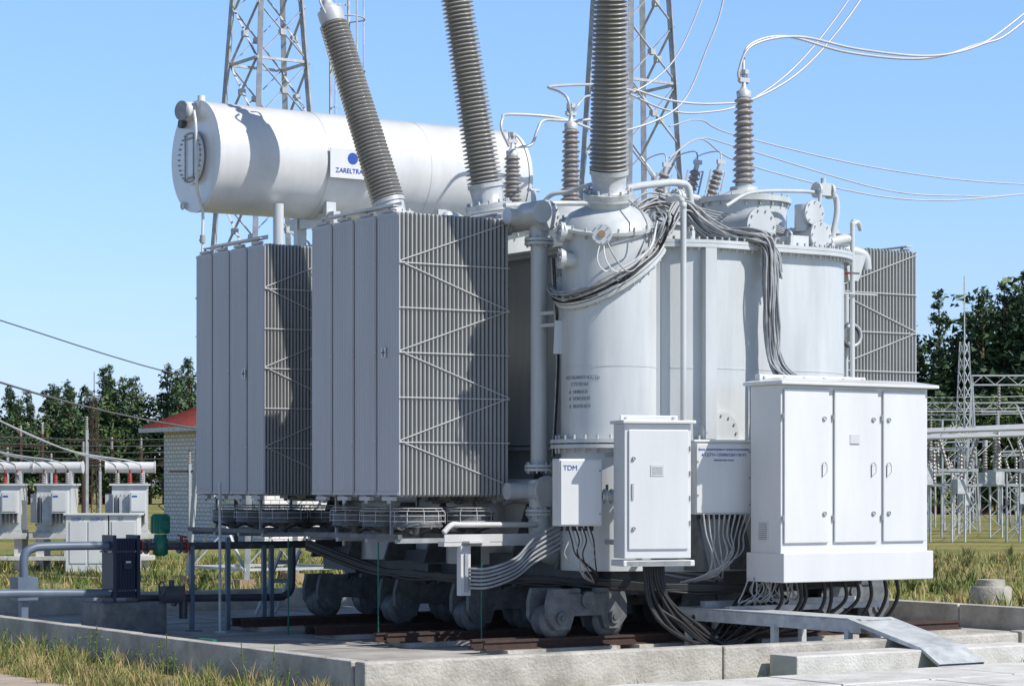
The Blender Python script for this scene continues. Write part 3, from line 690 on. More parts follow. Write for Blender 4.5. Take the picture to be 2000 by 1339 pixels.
K3=empty('monitoring_box',(15.07,19.33,1.41)); K3.rotation_euler=(0,0,math.radians(-18))
q=MB(); q.bx(0,.63,0,.22,0,.75,'white'); q.bx(-.015,.645,-.02,.23,.75,.775,'white'); q.bx(.015,.615,-.018,-.003,.015,.735,'white'); loc(q.obj('body',None,bevel=.006),K3)
q=MB()
for z in (.1,.38,.65): q.cyl((.60,-.018,z),(.60,-.026,z),.010,'galvd',n=10)
for z in (.2,.55): q.cyl((.03,-.018,z),(.03,-.026,z),.010,'galvd',n=10)
for s in (.1,.5): q.bar((s,.22,.6),(s,.5,.6),.05,'galvd'); q.bar((s,.22,.1),(s,.5,.1),.05,'galvd')
for k in range(8): q.cyl((.08+.065*k,.1,-.05),(.08+.065*k,.1,0),.02,'black',n=10)
loc(q.obj('fittings',None),K3)
for body,z,s in (('Блок мониторинга трансформатора',.665,.032),('АТДТН-125000/220/110-У1',.605,.042),('Инв.00013026 Б26.03',.555,.024)):
    t=text('label_text',body,(0,0,0),s,'blue',K3,align='CENTER',ext=.0015); t.matrix_parent_inverse=Matrix(); t.location=(.315,-.021,z)

K4=empty('diagnostic_box',(13.52,19.56,1.30)); K4.rotation_euler=(0,0,math.radians(-16))
q=MB(); q.bx(0,.46,0,.22,0,.68,'white'); q.bx(.012,.448,-.018,-.003,.012,.668,'white'); loc(q.obj('body',None,bevel=.006),K4)
q=MB()
for z in (.12,.56): q.cyl((.43,-.018,z),(.43,-.026,z),.010,'galvd',n=10); q.bar((.3,.22,z),(.5,.6,z),.04,'galvd')
for k in range(6): q.cyl((.06+.065*k,.1,-.05),(.06+.065*k,.1,0),.018,'black',n=10)
q.cyl((.47,.05,.3),(.60,.05,.3),.05,'galv',n=16); q.flange((.50,.05,.3),(1,0,0),.075,.02,'galv',6); q.flange((.57,.05,.3),(1,0,0),.075,.02,'galv',6); q.cyl((.53,.05,.3),(.53,.05,.42),.015,'dark',n=8)
loc(q.obj('fittings',None),K4)
t=text('label_text','TDM',(0,0,0),.072,'blue',K4); t.matrix_parent_inverse=Matrix(); t.location=(.035,-.021,.565)

# ================================================================= SITE
q=MB(); q.add([(-900,-600,-.03),(1500,-600,-.03),(1500,1500,-.03),(-900,1500,-.03)],[(0,1,2,3)],'meadow'); q.obj('ground')
q=MB(); q.add([(9.6,16.6,0),(20.3,16.6,0),(20.3,29.3,0),(9.6,29.3,0)],[(0,1,2,3)],'slab')
for i in range(1,5): q.bx(9.6,20.3,16.6+i*2.5,16.612+i*2.5,-.01,.004,'dark')
for i in range(1,6): q.bx(9.6+i*1.9,9.612+i*1.9,16.6,29.3,-.01,.005,'dark')
q.obj('concrete_slab')
def kerb(x0,x1,y0,y1,h=.28,n=4,name='concrete_kerb'):
    q=MB(); lx=x1-x0; ly=y1-y0
    for i in range(n):
        g=.008; hh=h+R.uniform(-.015,.015); sh=R.uniform(-.012,.012)
        if lx>ly: q.bx(x0+lx*i/n+g,x0+lx*(i+1)/n-g,y0+sh,y1+sh,-.2,hh,'conc')
        else: q.bx(x0+sh,x1+sh,y0+ly*i/n+g,y0+ly*(i+1)/n-g,-.2,hh,'conc')
    return q.obj(name,bevel=.018)
kerb(9.45,9.60,16.62,29.55,n=3); kerb(9.45,20.5,16.42,16.59,n=3); kerb(20.3,20.5,16.63,29.3,n=3); kerb(9.65,20.5,29.35,29.55,n=3)
q=MB(); q.bx(13.6,16.6,15.98,16.36,-.1,.20,'pale'); q.obj('concrete_step',bevel=.015)
q=MB()
for i in range(24):
    for j in range(3): 
        x=10.0+i*.98; y=15.1-j*1.0
        q.bx(x,x+.965,y-.48,y+.48,-.02,.075+R.uniform(-.010,.010),'pale')
q.obj('cable_duct_cover_slabs',bevel=.01)
q=MB(); q.add([(3,5,-.02),(8.1,5,-.02),(8.25,14,-.02),(8.05,20,-.02),(8.3,26,-.02),(8.2,60,-.02),(3,60,-.02)],[(0,1,2,3,4,5,6)],'sand'); q.obj('path')
q=MB()
for yy in (20.05,21.55,23.1,24.9):
    x0 = 12.7 if yy>20.5 else 12.95
    for k in range(4): q.bx(x0+.1+k*1.65,x0+1.5+k*1.65,yy-.26,yy+.26,-.01,.05,'conc')
    for s in (-.12,.12):
        q.bx(x0-.1,19.4,yy+s-.055,yy+s+.055,.051,.065,'rust'); q.bx(x0-.1,19.4,yy+s-.012,yy+s+.012,.065,.125,'rust'); q.bx(x0-.1,19.4,yy+s-.03,yy+s+.03,.125,.15,'rust')
q.obj('rail_track')
S=empty('steel_cable_bridge',(15.3,17.5,0))
q=MB()
q.bx(15.18,15.26,16.9,19.8,.30,.42,'galv'); q.bx(15.50,15.58,16.9,19.8,.30,.42,'galv'); q.bx(15.18,15.58,16.9,19.8,.423,.435,'galv')
for y in (19.6,18.2,17.1):
    for x in (15.2,15.56): q.bar((x,y,0),(x,y,.32),.06,'galv')
q.bx(15.3,17.4,19.45,19.53,.42,.50,'galv'); q.bx(15.3,17.4,19.05,19.12,.40,.46,'galv')
q.add([(15.1,17.0,.44),(15.66,17.0,.44),(15.66,16.0,.22),(15.1,16.0,.22),(15.1,17.0,.40),(15.66,17.0,.40),(15.66,16.0,.18),(15.1,16.0,.18)],[(0,3,2,1),(4,5,6,7),(0,4,7,3),(1,2,6,5),(0,1,5,4)],'galv')
q.add([(15.1,16.0,.22),(15.66,16.0,.22),(15.66,15.75,.08),(15.1,15.75,.08),(15.1,16.0,.19),(15.66,16.0,.19),(15.66,15.75,.05),(15.1,15.75,.05)],[(0,3,2,1),(4,5,6,7),(0,4,7,3),(1,2,6,5)],'galv')
q.obj('frame',S)

H=empty('oil_pump_skid',(11.5,25.3,0))
q=MB(); q.bx(10.95,11.75,25.0,25.65,.0,.37,'bog'); q.obj('concrete_base',H,bevel=.02)
q=MB()
q.bx(11.12,11.16,25.1,25.42,.37,1.14,'navy'); q.bx(11.42,11.46,25.1,25.42,.37,1.14,'navy')
for i in range(12): q.bx(11.17+i*.02,11.182+i*.02,25.12,25.40,.42,1.10,'navy')
for z in(.5,.95):
    for y in(25.14,25.38): q.cyl((11.08,y,z),(11.5,y,z),.012,'galv',n=8)
q.box((11.30,25.085,.8),(.10,.004,.10),'navy'); q.box((11.30,25.08,.83),(.06,.004,.02),'white')
q.obj('plate_heat_exchanger',H)
q=MB(); y=25.25
q.tube([(11.46,y,1.0),(11.8,y,1.0),(13.5,y,1.0),(13.8,y+.02,1.0)],.045,'dpipe',n=14,sub=3)
q.tube([(11.46,y,.40),(13.2,y,.37),(13.4,y,.38),(13.5,y,.45),(13.52,y,.6),(13.52,y,1.0)],.045,'dpipe',n=14,sub=4)
for x in (11.52,11.60,12.02,12.10): q.cyl((x-.012,y,1.0),(x+.012,y,1.0),.085,'red' if x in(11.52,12.10) else 'dpipe',n=20); 
for x in (11.95,12.05,12.15): q.cyl((x-.012,y,.385),(x+.012,y,.385),.09,'red' if x==12.05 else 'dpipe',n=20)
q.cyl((12.05,y-.05,.385),(12.05,y-.05,.15),.05,'dpipe',n=14); q.cyl((12.08,y,.38),(12.08,y,.55),.02,'red',n=8)
q.rev((11.78,y,1.0),(0,0,1),[(-.11,.05),(-.09,.09),(.09,.09),(.10,.075),(.14,.075)],'green',24); q.rev((11.78,y,1.0),(0,0,1),[(.15,.105),(.36,.105),(.38,.08)],'green',24)
for k in range(14):
    a=2*pi*k/14; q.bar((11.78+.105*math.cos(a),y+.105*math.sin(a),1.16),(11.78+.105*math.cos(a),y+.105*math.sin(a),1.35),.012,'green')
q.box((11.78,y-.11,1.25),(.08,.05,.1),'green'); q.cyl((12.05,y,1.0),(12.05,y,1.12),.02,'red',n=8); q.bar((12.0,y,1.13),(12.12,y,1.1),.02,'red')
q.cyl((11.66,y-.3,.45),(11.9,y-.3,.45),.1,'dpipe',n=18); q.cyl((11.78,y-.3,.45),(11.78,y-.3,.62),.03,'dpipe'); q.ring((11.66,y-.3,.52),(1,0,0),.08,.01,'dark')
for x,h in ((12.15,1.0),(12.62,1.1),(13.1,1.0),(13.2,1.0)):
    q.bx(x-.025,x+.025,y-.1,y-.05,0,h,'bpipe')
q.bx(12.9,13.4,y-.12,y-.05,.0,.03,'bpipe'); q.bx(12.1,12.25,y-.15,y,.0,.02,'bpipe')
q.tube([(11.12,y,1.02),(10.4,y,1.02),(10.2,y,1.0),(10.1,y,.9),(10.1,y,.55)],.05,'bpipe',n=14,sub=4)
q.tube([(11.12,y-.05,.47),(10.0,y-.1,.5),(8.0,y-.15,.52)],.05,'bpipe',n=14,sub=3)
q.bx(9.98,10.22,y-.12,y+.12,.42,.68,'bpipe'); q.bx(10.05,10.13,y-.05,y+.05,0,.4,'bpipe')
q.obj('pipes_and_pump',H)
q=MB(); q.cyl((12.28,24.7,0),(12.28,24.7,1.75),.017,'galv',n=10); q.box((12.28,24.7,.01),(.1,.1,.02),'galv'); q.obj('grounding_post')
q=MB()
for s in (0,.28): q.bar((14.45+s,28.0,0),(14.62+s,27.6,.85),.035,'galv')
for k in range(3): z=.2+.25*k; q.bar((14.45+.2*z,28-.47*z,z),(14.73+.2*z,28-.47*z,z),.03,'galv',.06)
q.obj('step_ladder')
q=MB()
for (x,y,h) in ((12.95,22.2,1.1),(13.45,20.9,.9),(12.75,23.9,1.1)):
    q.cyl((x,y,0),(x,y,h),.008,'green',n=8)
q.bx(9.62,9.66,19.5,19.8,.26,.30,'green'); q.obj('earthing_conductor')

q=MB(); q.rev((23.8,23.8,-.05),(0,0,1),[(0,.29),(.33,.285),(.36,.26)],'conc',32); q.rev((23.8,23.8,-.05),(0,0,1),[(.36,.20),(.45,.19)],'conc',32); q.obj('concrete_bollard')

# ================================================================= LATTICE TOWERS
def tower(name,cx,cy,a0,a1,Hh,nb,ladder=False,w=.10):
    E=empty(name,(cx,cy,0)); q=MB()
    def cor(z,i):
        a=a0+(a1-a0)*z/Hh; sx,sy=((-1,-1),(1,-1),(1,1),(-1,1))[i]; return Vector((cx+sx*a,cy+sy*a,z))
    for i in range(4): q.lbar(cor(0.1,i),cor(Hh,i),w,'galv',((1,1),(-1,1),(-1,-1),(1,-1))[i]); q.bx(cor(0,i).x-.14,cor(0,i).x+.14,cor(0,i).y-.14,cor(0,i).y+.14,-.1,.14,'orange')
    z=.3; zs=[z]
    while z<Hh-.3:
        a=a0+(a1-a0)*z/Hh; z+=max(.6,a*1.9); zs.append(min(z,Hh))
    for j in range(len(zs)-1):
        for i in range(4):
            i2=(i+1)%4
            q.bar(cor(zs[j],i),cor(zs[j+1],i2),.045,'galv',.012); q.bar(cor(zs[j],i2),cor(zs[j+1],i),.045,'galv',.012)
            if j%2==0: q.bar(cor(zs[j],i),cor(zs[j],i2),.045,'galv',.045)
            m=(cor(zs[j],i)+cor(zs[j+1],i2)+cor(zs[j],i2)+cor(zs[j+1],i))/4; q.box(m,(.10,.10,.10),'galv')
    q.obj('lattice',E)
    if ladder:
        l=MB(); lx=cx+a0*.62+.25; ly=cy-.6
        for s in (0,.36): l.bar((lx+s,ly,2.5),(lx+s,ly,Hh),.04,'galv')
        z=2.6
        while z<Hh: l.bar((lx,ly,z),(lx+.36,ly,z),.02,'galv'); z+=.3
        z=3.5
        while z<Hh:
            l.tube([(lx,ly,z),(lx-.12,ly-.35,z),(lx+.18,ly-.6,z),(lx+.48,ly-.35,z),(lx+.36,ly,z)],.014,'galv',n=5); z+=.9
        for dx,dy in ((-.1,-.35),(.18,-.6),(.46,-.35)): l.bar((lx+dx,ly+dy,3.5),(lx+dx,ly+dy,Hh),.02,'galv')
        l.obj('caged_ladder',E)
tower('lattice_tower',19.1,36.5,1.02,.22,14,10,True)
tower('lattice_tower',23.8,32.2,.90,.10,18,12)

# ================================================================= WIRES
q=MB()
def wire(pts,r=.013,k='wire',sub=8): q.tube(pts,r,k,n=6,sub=sub)
for dy,dz in ((0,0),(.22,.04)):
    wire([(17.0-.04+dz,20.9,6.28),(16.93+dz*3,20.9+dy*.3,6.42),(17.13+dz*3,20.9+dy,6.73+dz),(17.81,20.9+dy,6.90+dz),(18.76,20.9+dy,6.85),(19.91,20.9+dy,6.89),(20.76,20.9+dy,7.12),(21.5,20.9+dy,7.5),(24,20.9,9.4)],.016)
wire([(19.2,26,7.14),(19.9,26,7.04),(20.66,26,7.07),(21.4,26,7.23),(22.35,26,7.8),(23.4,26,8.9),(24.5,26,10.5)],.017)
wire([(19.0,26.2,7.2),(19.9,26.2,6.95),(20.66,26.2,6.98),(21.4,26.2,7.2),(22.35,26.2,7.85),(23.4,26.2,9.0),(24.5,26.2,10.6)],.015)
wire([(18.6,25.9,6.55),(19.2,26,6.60),(20.02,26,7.0),(20.47,26,7.79),(20.79,26,8.6),(20.9,26,10)],.015)
wire([(18.6,26,7.05),(19.2,26,7.1),(19.9,26,7.6),(20.4,26,8.5),(20.7,26,9.3)],.013)
for a in ([(21.0,26,6.66),(23.74,26,6.39),(26.7,26,6.37),(31,26,6.7)],[(21.0,26,6.5),(23.74,26,6.09),(25.4,26,6.1),(26.7,26,6.22),(31,26,6.9)],[(21.0,26,6.3),(22.8,26,6.05),(24.57,26,5.98),(26.7,26,6.22),(31,26,6.95)]): wire([(18.3,24.0,5.9 if a[0][2]<6.6 else 6.3),(19.5,24.9,6.35 if a[0][2]<6.6 else 6.6)]+a,.011)
wire([(16.8,24.05,6.28),(16.72,24.0,6.5),(16.75,24.2,6.62),(17.0,24.8,6.80),(18.2,25.4,7.02),(19.2,26,7.12)],.020)
wire([(16.8,24.05,6.30),(16.95,24.05,6.5),(17.5,24.6,6.7),(19.0,25.8,6.95)],.016)
wire([(17.0,25.75,6.15),(16.85,25.7,6.35),(16.9,25.75,6.5),(17.1,25.9,6.6),(17.9,25.9,6.62),(18.5,25.9,6.5)],.020)
wire([(17.1,25.75,6.15),(17.35,25.75,6.2),(17.45,25.75,6.4),(17.6,25.8,6.55),(18.1,25.9,6.6),(18.8,25.9,6.7)],.020)
wire([(15,60,8),(24,62,4.6),(34,64,3.2),(44,66,4)],.03,'dark')
wire([(10,60,9.5),(24,66,7.0),(36,70,4.9),(52,75,4.6)],.02,'dark')
q.obj('overhead_wires')

# ================================================================= BACKGROUND LEFT
def small_transformer(x,y,name='distribution_transformer'):
    E=empty(name,(x,y,0)); yw=math.radians(-33+R.uniform(-8,8)); q=MB()
    q.bx(-.36,.36,-.3,.3,.78,1.72,'paint'); q.bx(-.41,.41,-.36,.36,1.72,1.76,'paint'); q.bx(-.38,.38,-.32,.32,.74,.80,'galv')
    for i in range(9): q.bx(-.33+i*.08,-.315+i*.08,-.44,-.3,.95,1.55,'radp')
    for i in range(6): q.bx(-.5,-.36,-.25+i*.09,-.235+i*.09,.95,1.55,'radp')
    q.cyl((-.5,.1,2.10),(.5,.1,2.10),.115,'cons',n=24); q.bx(-.3,-.24,0,.2,1.76,2.02,'paint'); q.bx(.24,.3,0,.2,1.76,2.02,'paint')
    q.cyl((-.52,.1,2.10),(-.5,.1,2.10),.13,'cons',n=24); q.cyl((.5,.1,2.10),(.52,.1,2.10),.13,'cons',n=24)
    for i in range(3):
        q.rev((-.25+.25*i,-.15,1.76),(0,0,1),sheds(5,.22,.03,.03,.055,.045),'red' if i==1 else 'por3',12)
        q.cyl((-.25+.25*i,-.15,1.98),(-.25+.25*i,-.15,2.06),.02,'red',n=8)
    q.bx(.02,.36,-.62,-.46,1.15,1.62,'white'); q.bx(.05,.33,-.635,-.622,1.19,1.58,'white'); q.box((.12,-.64,1.5),(.1,.004,.03),'blue')
    q.bx(-.2,.0,-.50,-.44,.9,1.5,'galv')
    for sx in (-.3,.3): q.bx(sx-.08,sx+.08,-.3,.3,-.03,.62,'pale')
    q.bx(-.5,.5,-.4,.4,.62,.74,'pale'); q.bx(-.5,.5,-.42,.42,.18,.26,'pale')
    for i in range(3): q.tube([(-.25+.25*i,-.15,2.05),(-.45+.25*i,-.3,2.22),(-1.4,-.3,2.5),(-3.4,0,3.4)],.016,'wire',n=5)
    o=q.obj('body',None); o.parent=E; E.rotation_euler=(0,0,yw)
for (x,y) in ((18.3,46.7),(19.15,46.05),(20.45,45.3),(17.2,47.5)): small_transformer(x,y)
E=empty('relay_cabinet',(18.7,44.55,0)); E.rotation_euler=(0,0,math.radians(-33))
q=MB(); q.bx(0,.85,0,.5,-.03,1.12,'white'); q.bx(.88,1.45,0,.5,-.03,1.12,'white'); q.bx(-.04,1.5,-.05,.55,1.12,1.16,'white'); q.bx(.08,.42,-.015,-.003,.15,1.0,'white'); q.bx(.46,.8,-.015,-.003,.15,1.0,'white'); q.bx(.93,1.4,-.015,-.003,.15,1.0,'white')
o=q.obj('body',None,bevel=.01); o.parent=E
for x,s in ((.12,'ШЗР-1'),(.5,'ШЗР-5'),(1.05,'ТК')):
    t=text('label_text',s,(0,0,0),.09,'blue',E); t.matrix_parent_inverse=Matrix(); t.location=(x,-.02,1.01)
E=empty('brick_house',(37,66,0)); 
q=MB(); a,bq=32.6,62.6
q.bx(a,a+9,bq,bq+7,-.05,3.55,'brick')
q.bx(a+2,a+3.2,bq-.02,bq-.004,1.2,2.5,'dark'); q.bx(a+5,a+6.2,bq-.02,bq-.004,1.2,2.5,'dark'); q.bx(a+1.9,a+3.3,bq-.03,bq-.021,1.12,1.2,'white')
q.bx(a-.012,a-.004,bq+.8,bq+1.8,.0,2.1,'galvd')
ov=.6
z=3.55; c=[(a-ov,bq-ov,z),(a+9+ov,bq-ov,z),(a+9+ov,bq+7+ov,z),(a-ov,bq+7+ov,z),(a+3.2,bq+3.5,z+1.9),(a+5.8,bq+3.5,z+1.9)]
q.add(c,[(0,1,5,4),(1,2,5),(2,3,4,5),(3,0,4),(0,3,2,1)],'roof')
for i in range(24):
    for (p0,p1,t0,t1) in ((c[0],c[1],c[4],c[5]),(c[3],c[0],c[4],c[4])):
        f=(i+.5)/24; A0=Vector(p0).lerp(Vector(p1),f); A1=Vector(t0).lerp(Vector(t1),f); q.bar(A0+Vector((0,0,.03)),A1+Vector((0,0,.03)),.06,'roof',.05)
q.bx(a-ov,a+9+ov,bq-ov-.02,bq-ov-.002,z-.12,z+.02,'galv'); q.bx(a-ov-.02,a-ov-.002,bq-ov,bq+7+ov,z-.12,z+.02,'galv')
q.obj('walls_and_roof',E)

q=MB()
ax=Vector((.834,-.552,0)); dp=Vector((.552,.834,0))
for i in range(26):
    s=-19+i*.62+R.uniform(-.3,.3); d=78+R.uniform(-8,14); p=dp*d+ax*s
    h=R.uniform(2.2,3.6); q.bar(p,p+Vector((0,0,h)),.09,'rust' if i%3 else 'galvd')
    if i%2: q.bar(p+Vector((0,0,h*.9))-ax*.6,p+Vector((0,0,h*.9))+ax*.9,.06,'rust')
    q.rev(p+Vector((0,0,h)),(0,0,1),sheds(6,.4,.03,.03,.06,.05),'por3',8)
    if i%4==0:
        for j in range(8): q.bar(p+ax*(-.25 if j%2 else .25)+Vector((0,0,.35*j)),p+ax*(.25 if j%2 else -.25)+Vector((0,0,.35*(j+1))),.035,'rust')
for k in range(5):
    d=80; q.tube([dp*d+ax*-20+Vector((0,0,2.6+.22*k)),dp*d+ax*-13+Vector((0,0,2.4+.22*k)),dp*d+ax*-6+Vector((0,0,2.7+.22*k))],.02,'dark',n=4)
q.obj('disconnector_switchgear')
def mast(name,p,h,w,spike=2.0,k='galv'):
    q=MB(); p=Vector(p)
    c=[Vector((sx,sy,0)) for sx,sy in((-1,-1),(1,-1),(1,1),(-1,1))]
    for e in c: q.bar(p+e*w,p+e*w*.35+Vector((0,0,h)),.05,k)
    n=int(h/(w*1.6))
    for j in range(n):
        for i in range(4):
            f0=j/n;f1=(j+1)/n; w0=w*(1-.65*f0); w1=w*(1-.65*f1)
            q.bar(p+c[i]*w0+Vector((0,0,h*f0)),p+c[(i+1)%4]*w1+Vector((0,0,h*f1)),.03,k)
    q.bar(p+Vector((0,0,h)),p+Vector((0,0,h+spike)),.035,k)
    q.obj(name); return
p=dp*150+ax*(-26.6)
mast('floodlight_mast',p,7.2,.35,1.8,'rust')
q=MB(); pp=p+Vector((0,0,7.1)); q.bar(pp-ax*.5,pp+ax*.5,.06,'dark')
for s in(-.5,-.2,.2,.5): q.box(pp+ax*s+Vector((0,0,.15)),(.2,.2,.2),'dark')
q.bar(pp-ax*.5+Vector((0,0,.35)),pp+ax*.5+Vector((0,0,.35)),.05,'dark'); q.obj('floodlights')

# ================================================================= BACKGROUND RIGHT: switchyard
mast('lightning_mast',(61.6,66.5,0),7.0,.34,2.0); mast('lightning_mast',(63.8,65.2,0),7.2,.34,2.5); mast('lightning_mast',(75,80,0),5.6,.3,2.0)
q=MB()
for row in range(5):
    d=72+row*6.5
    for i in range(12):
        p=dp*d+ax*(11+i*1.45+row*.55+R.uniform(-.25,.25))
        g=R.choice(('galv','galv','galvd','wire'))
        hh=R.choice((1.75,1.75,2.2))
        for s in(-.2,.2): q.bar(p+ax*s,p+ax*s+Vector((0,0,hh)),.05,g)
        for j in range(5): q.bar(p+ax*(.2 if j%2 else -.2)+Vector((0,0,hh/5*j)),p+ax*(-.2 if j%2 else .2)+Vector((0,0,hh/5*(j+1))),.03,g)
        q.bar(p-ax*.6+Vector((0,0,hh)),p+ax*.6+Vector((0,0,hh)),.09,g)
        typ=(i+row)%3
        if typ==0:
            for s in(-.45,.45):
                q.rev(p+ax*s+Vector((0,0,hh)),(0,0,1),sheds(9,1.15,.035,.035,.075,.07),'por3',8)
            q.bar(p-ax*.6+Vector((0,0,hh+1.2)),p+ax*.6+Vector((0,0,hh+1.25)),.05,'wire')
            q.bar(p+ax*.45+Vector((0,0,hh+1.2)),p+ax*.1+Vector((0,0,hh+2.0)),.04,'wire')
        elif typ==1:
            q.box(p+Vector((0,0,hh+.25)),(.4,.4,.5),'galv'); q.rev(p+Vector((0,0,hh+.5)),(0,0,1),sheds(9,1.0,.06,.05,.11,.10),'por3',10); q.cyl(p+Vector((0,0,hh+1.5)),p+Vector((0,0,hh+1.75)),.10,'galv',n=10)
        else:
            for s in (-.3,.3): q.rev(p+ax*s+Vector((0,0,hh)),(ax.x*s,ax.y*s,1),sheds(8,1.0,.035,.035,.07,.06),'por3',8)
            q.box(p+Vector((0,0,hh-.5)),(.35,.3,.45),'galv')
        q.tube([p-ax*.4+Vector((0,0,hh+1.3)),p-ax*.2+dp*2+Vector((0,0,hh+1.0)),p+ax*.9+dp*5+Vector((0,0,hh+1.5))],.014,'wire',n=4)
    for k in range(2): q.cyl(dp*(d+k*.5)+ax*9+Vector((0,0,3.05+.12*row+k*.2)),dp*(d-3+k*.5)+ax*32+Vector((0,0,3.75+.18*row+k*.2)),.05,'wire',n=8)
for i in range(26):
    p=dp*R.uniform(95,112)+ax*R.uniform(14,34); h=R.uniform(3,5.5)
    q.bar(p,p+Vector((0,0,h)),.09,'galvd'); q.bar(p+Vector((0,0,h))-ax*.8,p+Vector((0,0,h))+ax*.8,.06,'galvd')
q.obj('busbar_switchyard')
q=MB()
for (d,z,s0) in ((88,5.5,17.2),(100,4.9,14)):
    A0=dp*d+ax*s0; 
    for dz in(0,.35):
        for dd in (0,.35): q.bar(A0+dp*dd+Vector((0,0,z+dz)),A0+dp*dd+ax*30+Vector((0,0,z+dz)),.04,'wire')
    for j in range(70): q.bar(A0+ax*.43*j+Vector((0,0,z+(.35 if j%2 else 0))),A0+ax*.43*(j+1)+Vector((0,0,z+(0 if j%2 else .35))),.025,'wire')
    for s in (0,14,29):
        for e in(-.3,.3): q.bar(A0+ax*(s+e),A0+ax*s+Vector((0,0,z+.3)),.06,'galv')
        for j in range(8): q.bar(A0+ax*(s+(.25 if j%2 else -.25)*(1-j/9))+Vector((0,0,z*j/8)),A0+ax*(s+(-.25 if j%2 else .25)*(1-(j+1)/9))+Vector((0,0,z*(j+1)/8)),.03,'galv')
    for j in range(10): q.rev(A0+ax*(1+j*2.8)+Vector((0,0,z)),(0,0,-1),sheds(8,.9,.03,.03,.07,.07),'por3',8)
for k in range(4): q.tube([dp*90+ax*10+Vector((0,0,4.6+.22*k)),dp*90+ax*18+Vector((0,0,4.45+.22*k)),dp*90+ax*34+Vector((0,0,4.9+.22*k))],.018,'wire',n=4)
q.obj('gantry')

# ================================================================= TREES
def blob(q,c,s,n,k,lo=.28,hi=.6):
    vs=[];fs=[]
    for i in range(n):
        d=Vector((R.gauss(0,1),R.gauss(0,1),R.gauss(0,.6))); d=d.normalized()*s*R.random()**.5
        p=c+d; e=s*R.uniform(lo,hi)
        a=Vector((R.gauss(0,1),R.gauss(0,1),R.gauss(0,.6))).normalized()*e; b_=Vector((R.gauss(0,1),R.gauss(0,1),R.gauss(0,.6))).normalized()*e*.8
        o=len(vs); vs+=[p-a*.5,p+a*.5,p+b_]; fs.append((o,o+1,o+2))
    q.add(vs,fs,k)
def pine(q,x,y,h,far=False):
    lean=Vector((R.uniform(-.3,.3),R.uniform(-.3,.3),h)); base=Vector((x,y,-.1))
    q.cyl(base,base+lean*.97,h*.013,'bark',r1=h*.003,n=5,caps=False)
    z0=R.uniform(.12,.36); rw=h*R.uniform(.15,.22)
    nl=int(15+h*.5); ex=R.choice((.9,1.0,1.4))
    tilt='n1' if R.random()<.5 else 'n2'
    for j in range(nl):
        f=z0+(1-z0)*(j+R.random()*.8)/nl
        env=rw*(1-((f-z0)/(1-z0))**ex)+.12
        if f<z0+.12: env*=.75
        for m in range(R.randint(4,6)):
            a=R.uniform(0,2*pi); rr=env*R.uniform(.25,1.1)
            c=base+lean*f+Vector((math.cos(a)*rr,math.sin(a)*rr,R.uniform(-.1,.2)))
            if m==0: q.bar(base+lean*(f-.02),c,.05,'bark')
            k=tilt if R.random()<.5 else R.choice(('n1','n2'))
            blob(q,c,(.32+.5*env/rw)*R.uniform(.7,1.05)*h/11,12,k,.5,1.0)
    blob(q,base+lean,.25*h/11,8,'n2')
def birch(q,x,y,h):
    base=Vector((x,y,-.1)); q.cyl(base,base+Vector((0,0,h*.8)),h*.014,'bark',r1=.03,n=5,caps=False)
    for m in range(64):
        f=R.uniform(.10,1.0); env=h*.24*math.sin(pi*min(1,(f-.02)/1.03))**.6
        a=R.uniform(0,2*pi); rr=env*R.random()**.5
        blob(q,base+Vector((math.cos(a)*rr,math.sin(a)*rr,h*f)),h*.065,14,R.choice(('n2','n3','n3','n1')),.4,.8)
def scatter(A0,B0,n,h0,h1,depth,name,pb=0.15):
    q=MB(); A0=Vector(A0); B0=Vector(B0); d=(B0-A0); nn=Vector((-d.y,d.x)).normalized()
    if nn.y<0: nn=-nn
    for i in range(n):
        f=(i+R.random())/n; p=A0+d*f+nn*R.uniform(0,depth); h=(h0+(h1-h0)*f)*R.uniform(.80,1.10)
        (birch if R.random()<pb else pine)(q,p.x,p.y,h)
    q.obj(name)
scatter((48,244),(93,214),105,11.0,11.4,16,'pine_forest',.08)
scatter((48,240),(100,205),60,7.0,7.6,3,'forest_undergrowth',.4)
scatter((88,212),(100,205),20,12.0,13.2,10,'pine_forest')
scatter((100,205),(150,150),30,11,12,20,'pine_forest')
scatter((101,113),(113,106),32,12,15,9,'pine_forest',.25)
scatter((111,108),(135,93),36,15,16.5,10,'pine_forest',.25)
scatter((97,108),(125,90),50,7.0,9.0,5,'deciduous_thicket',.9)

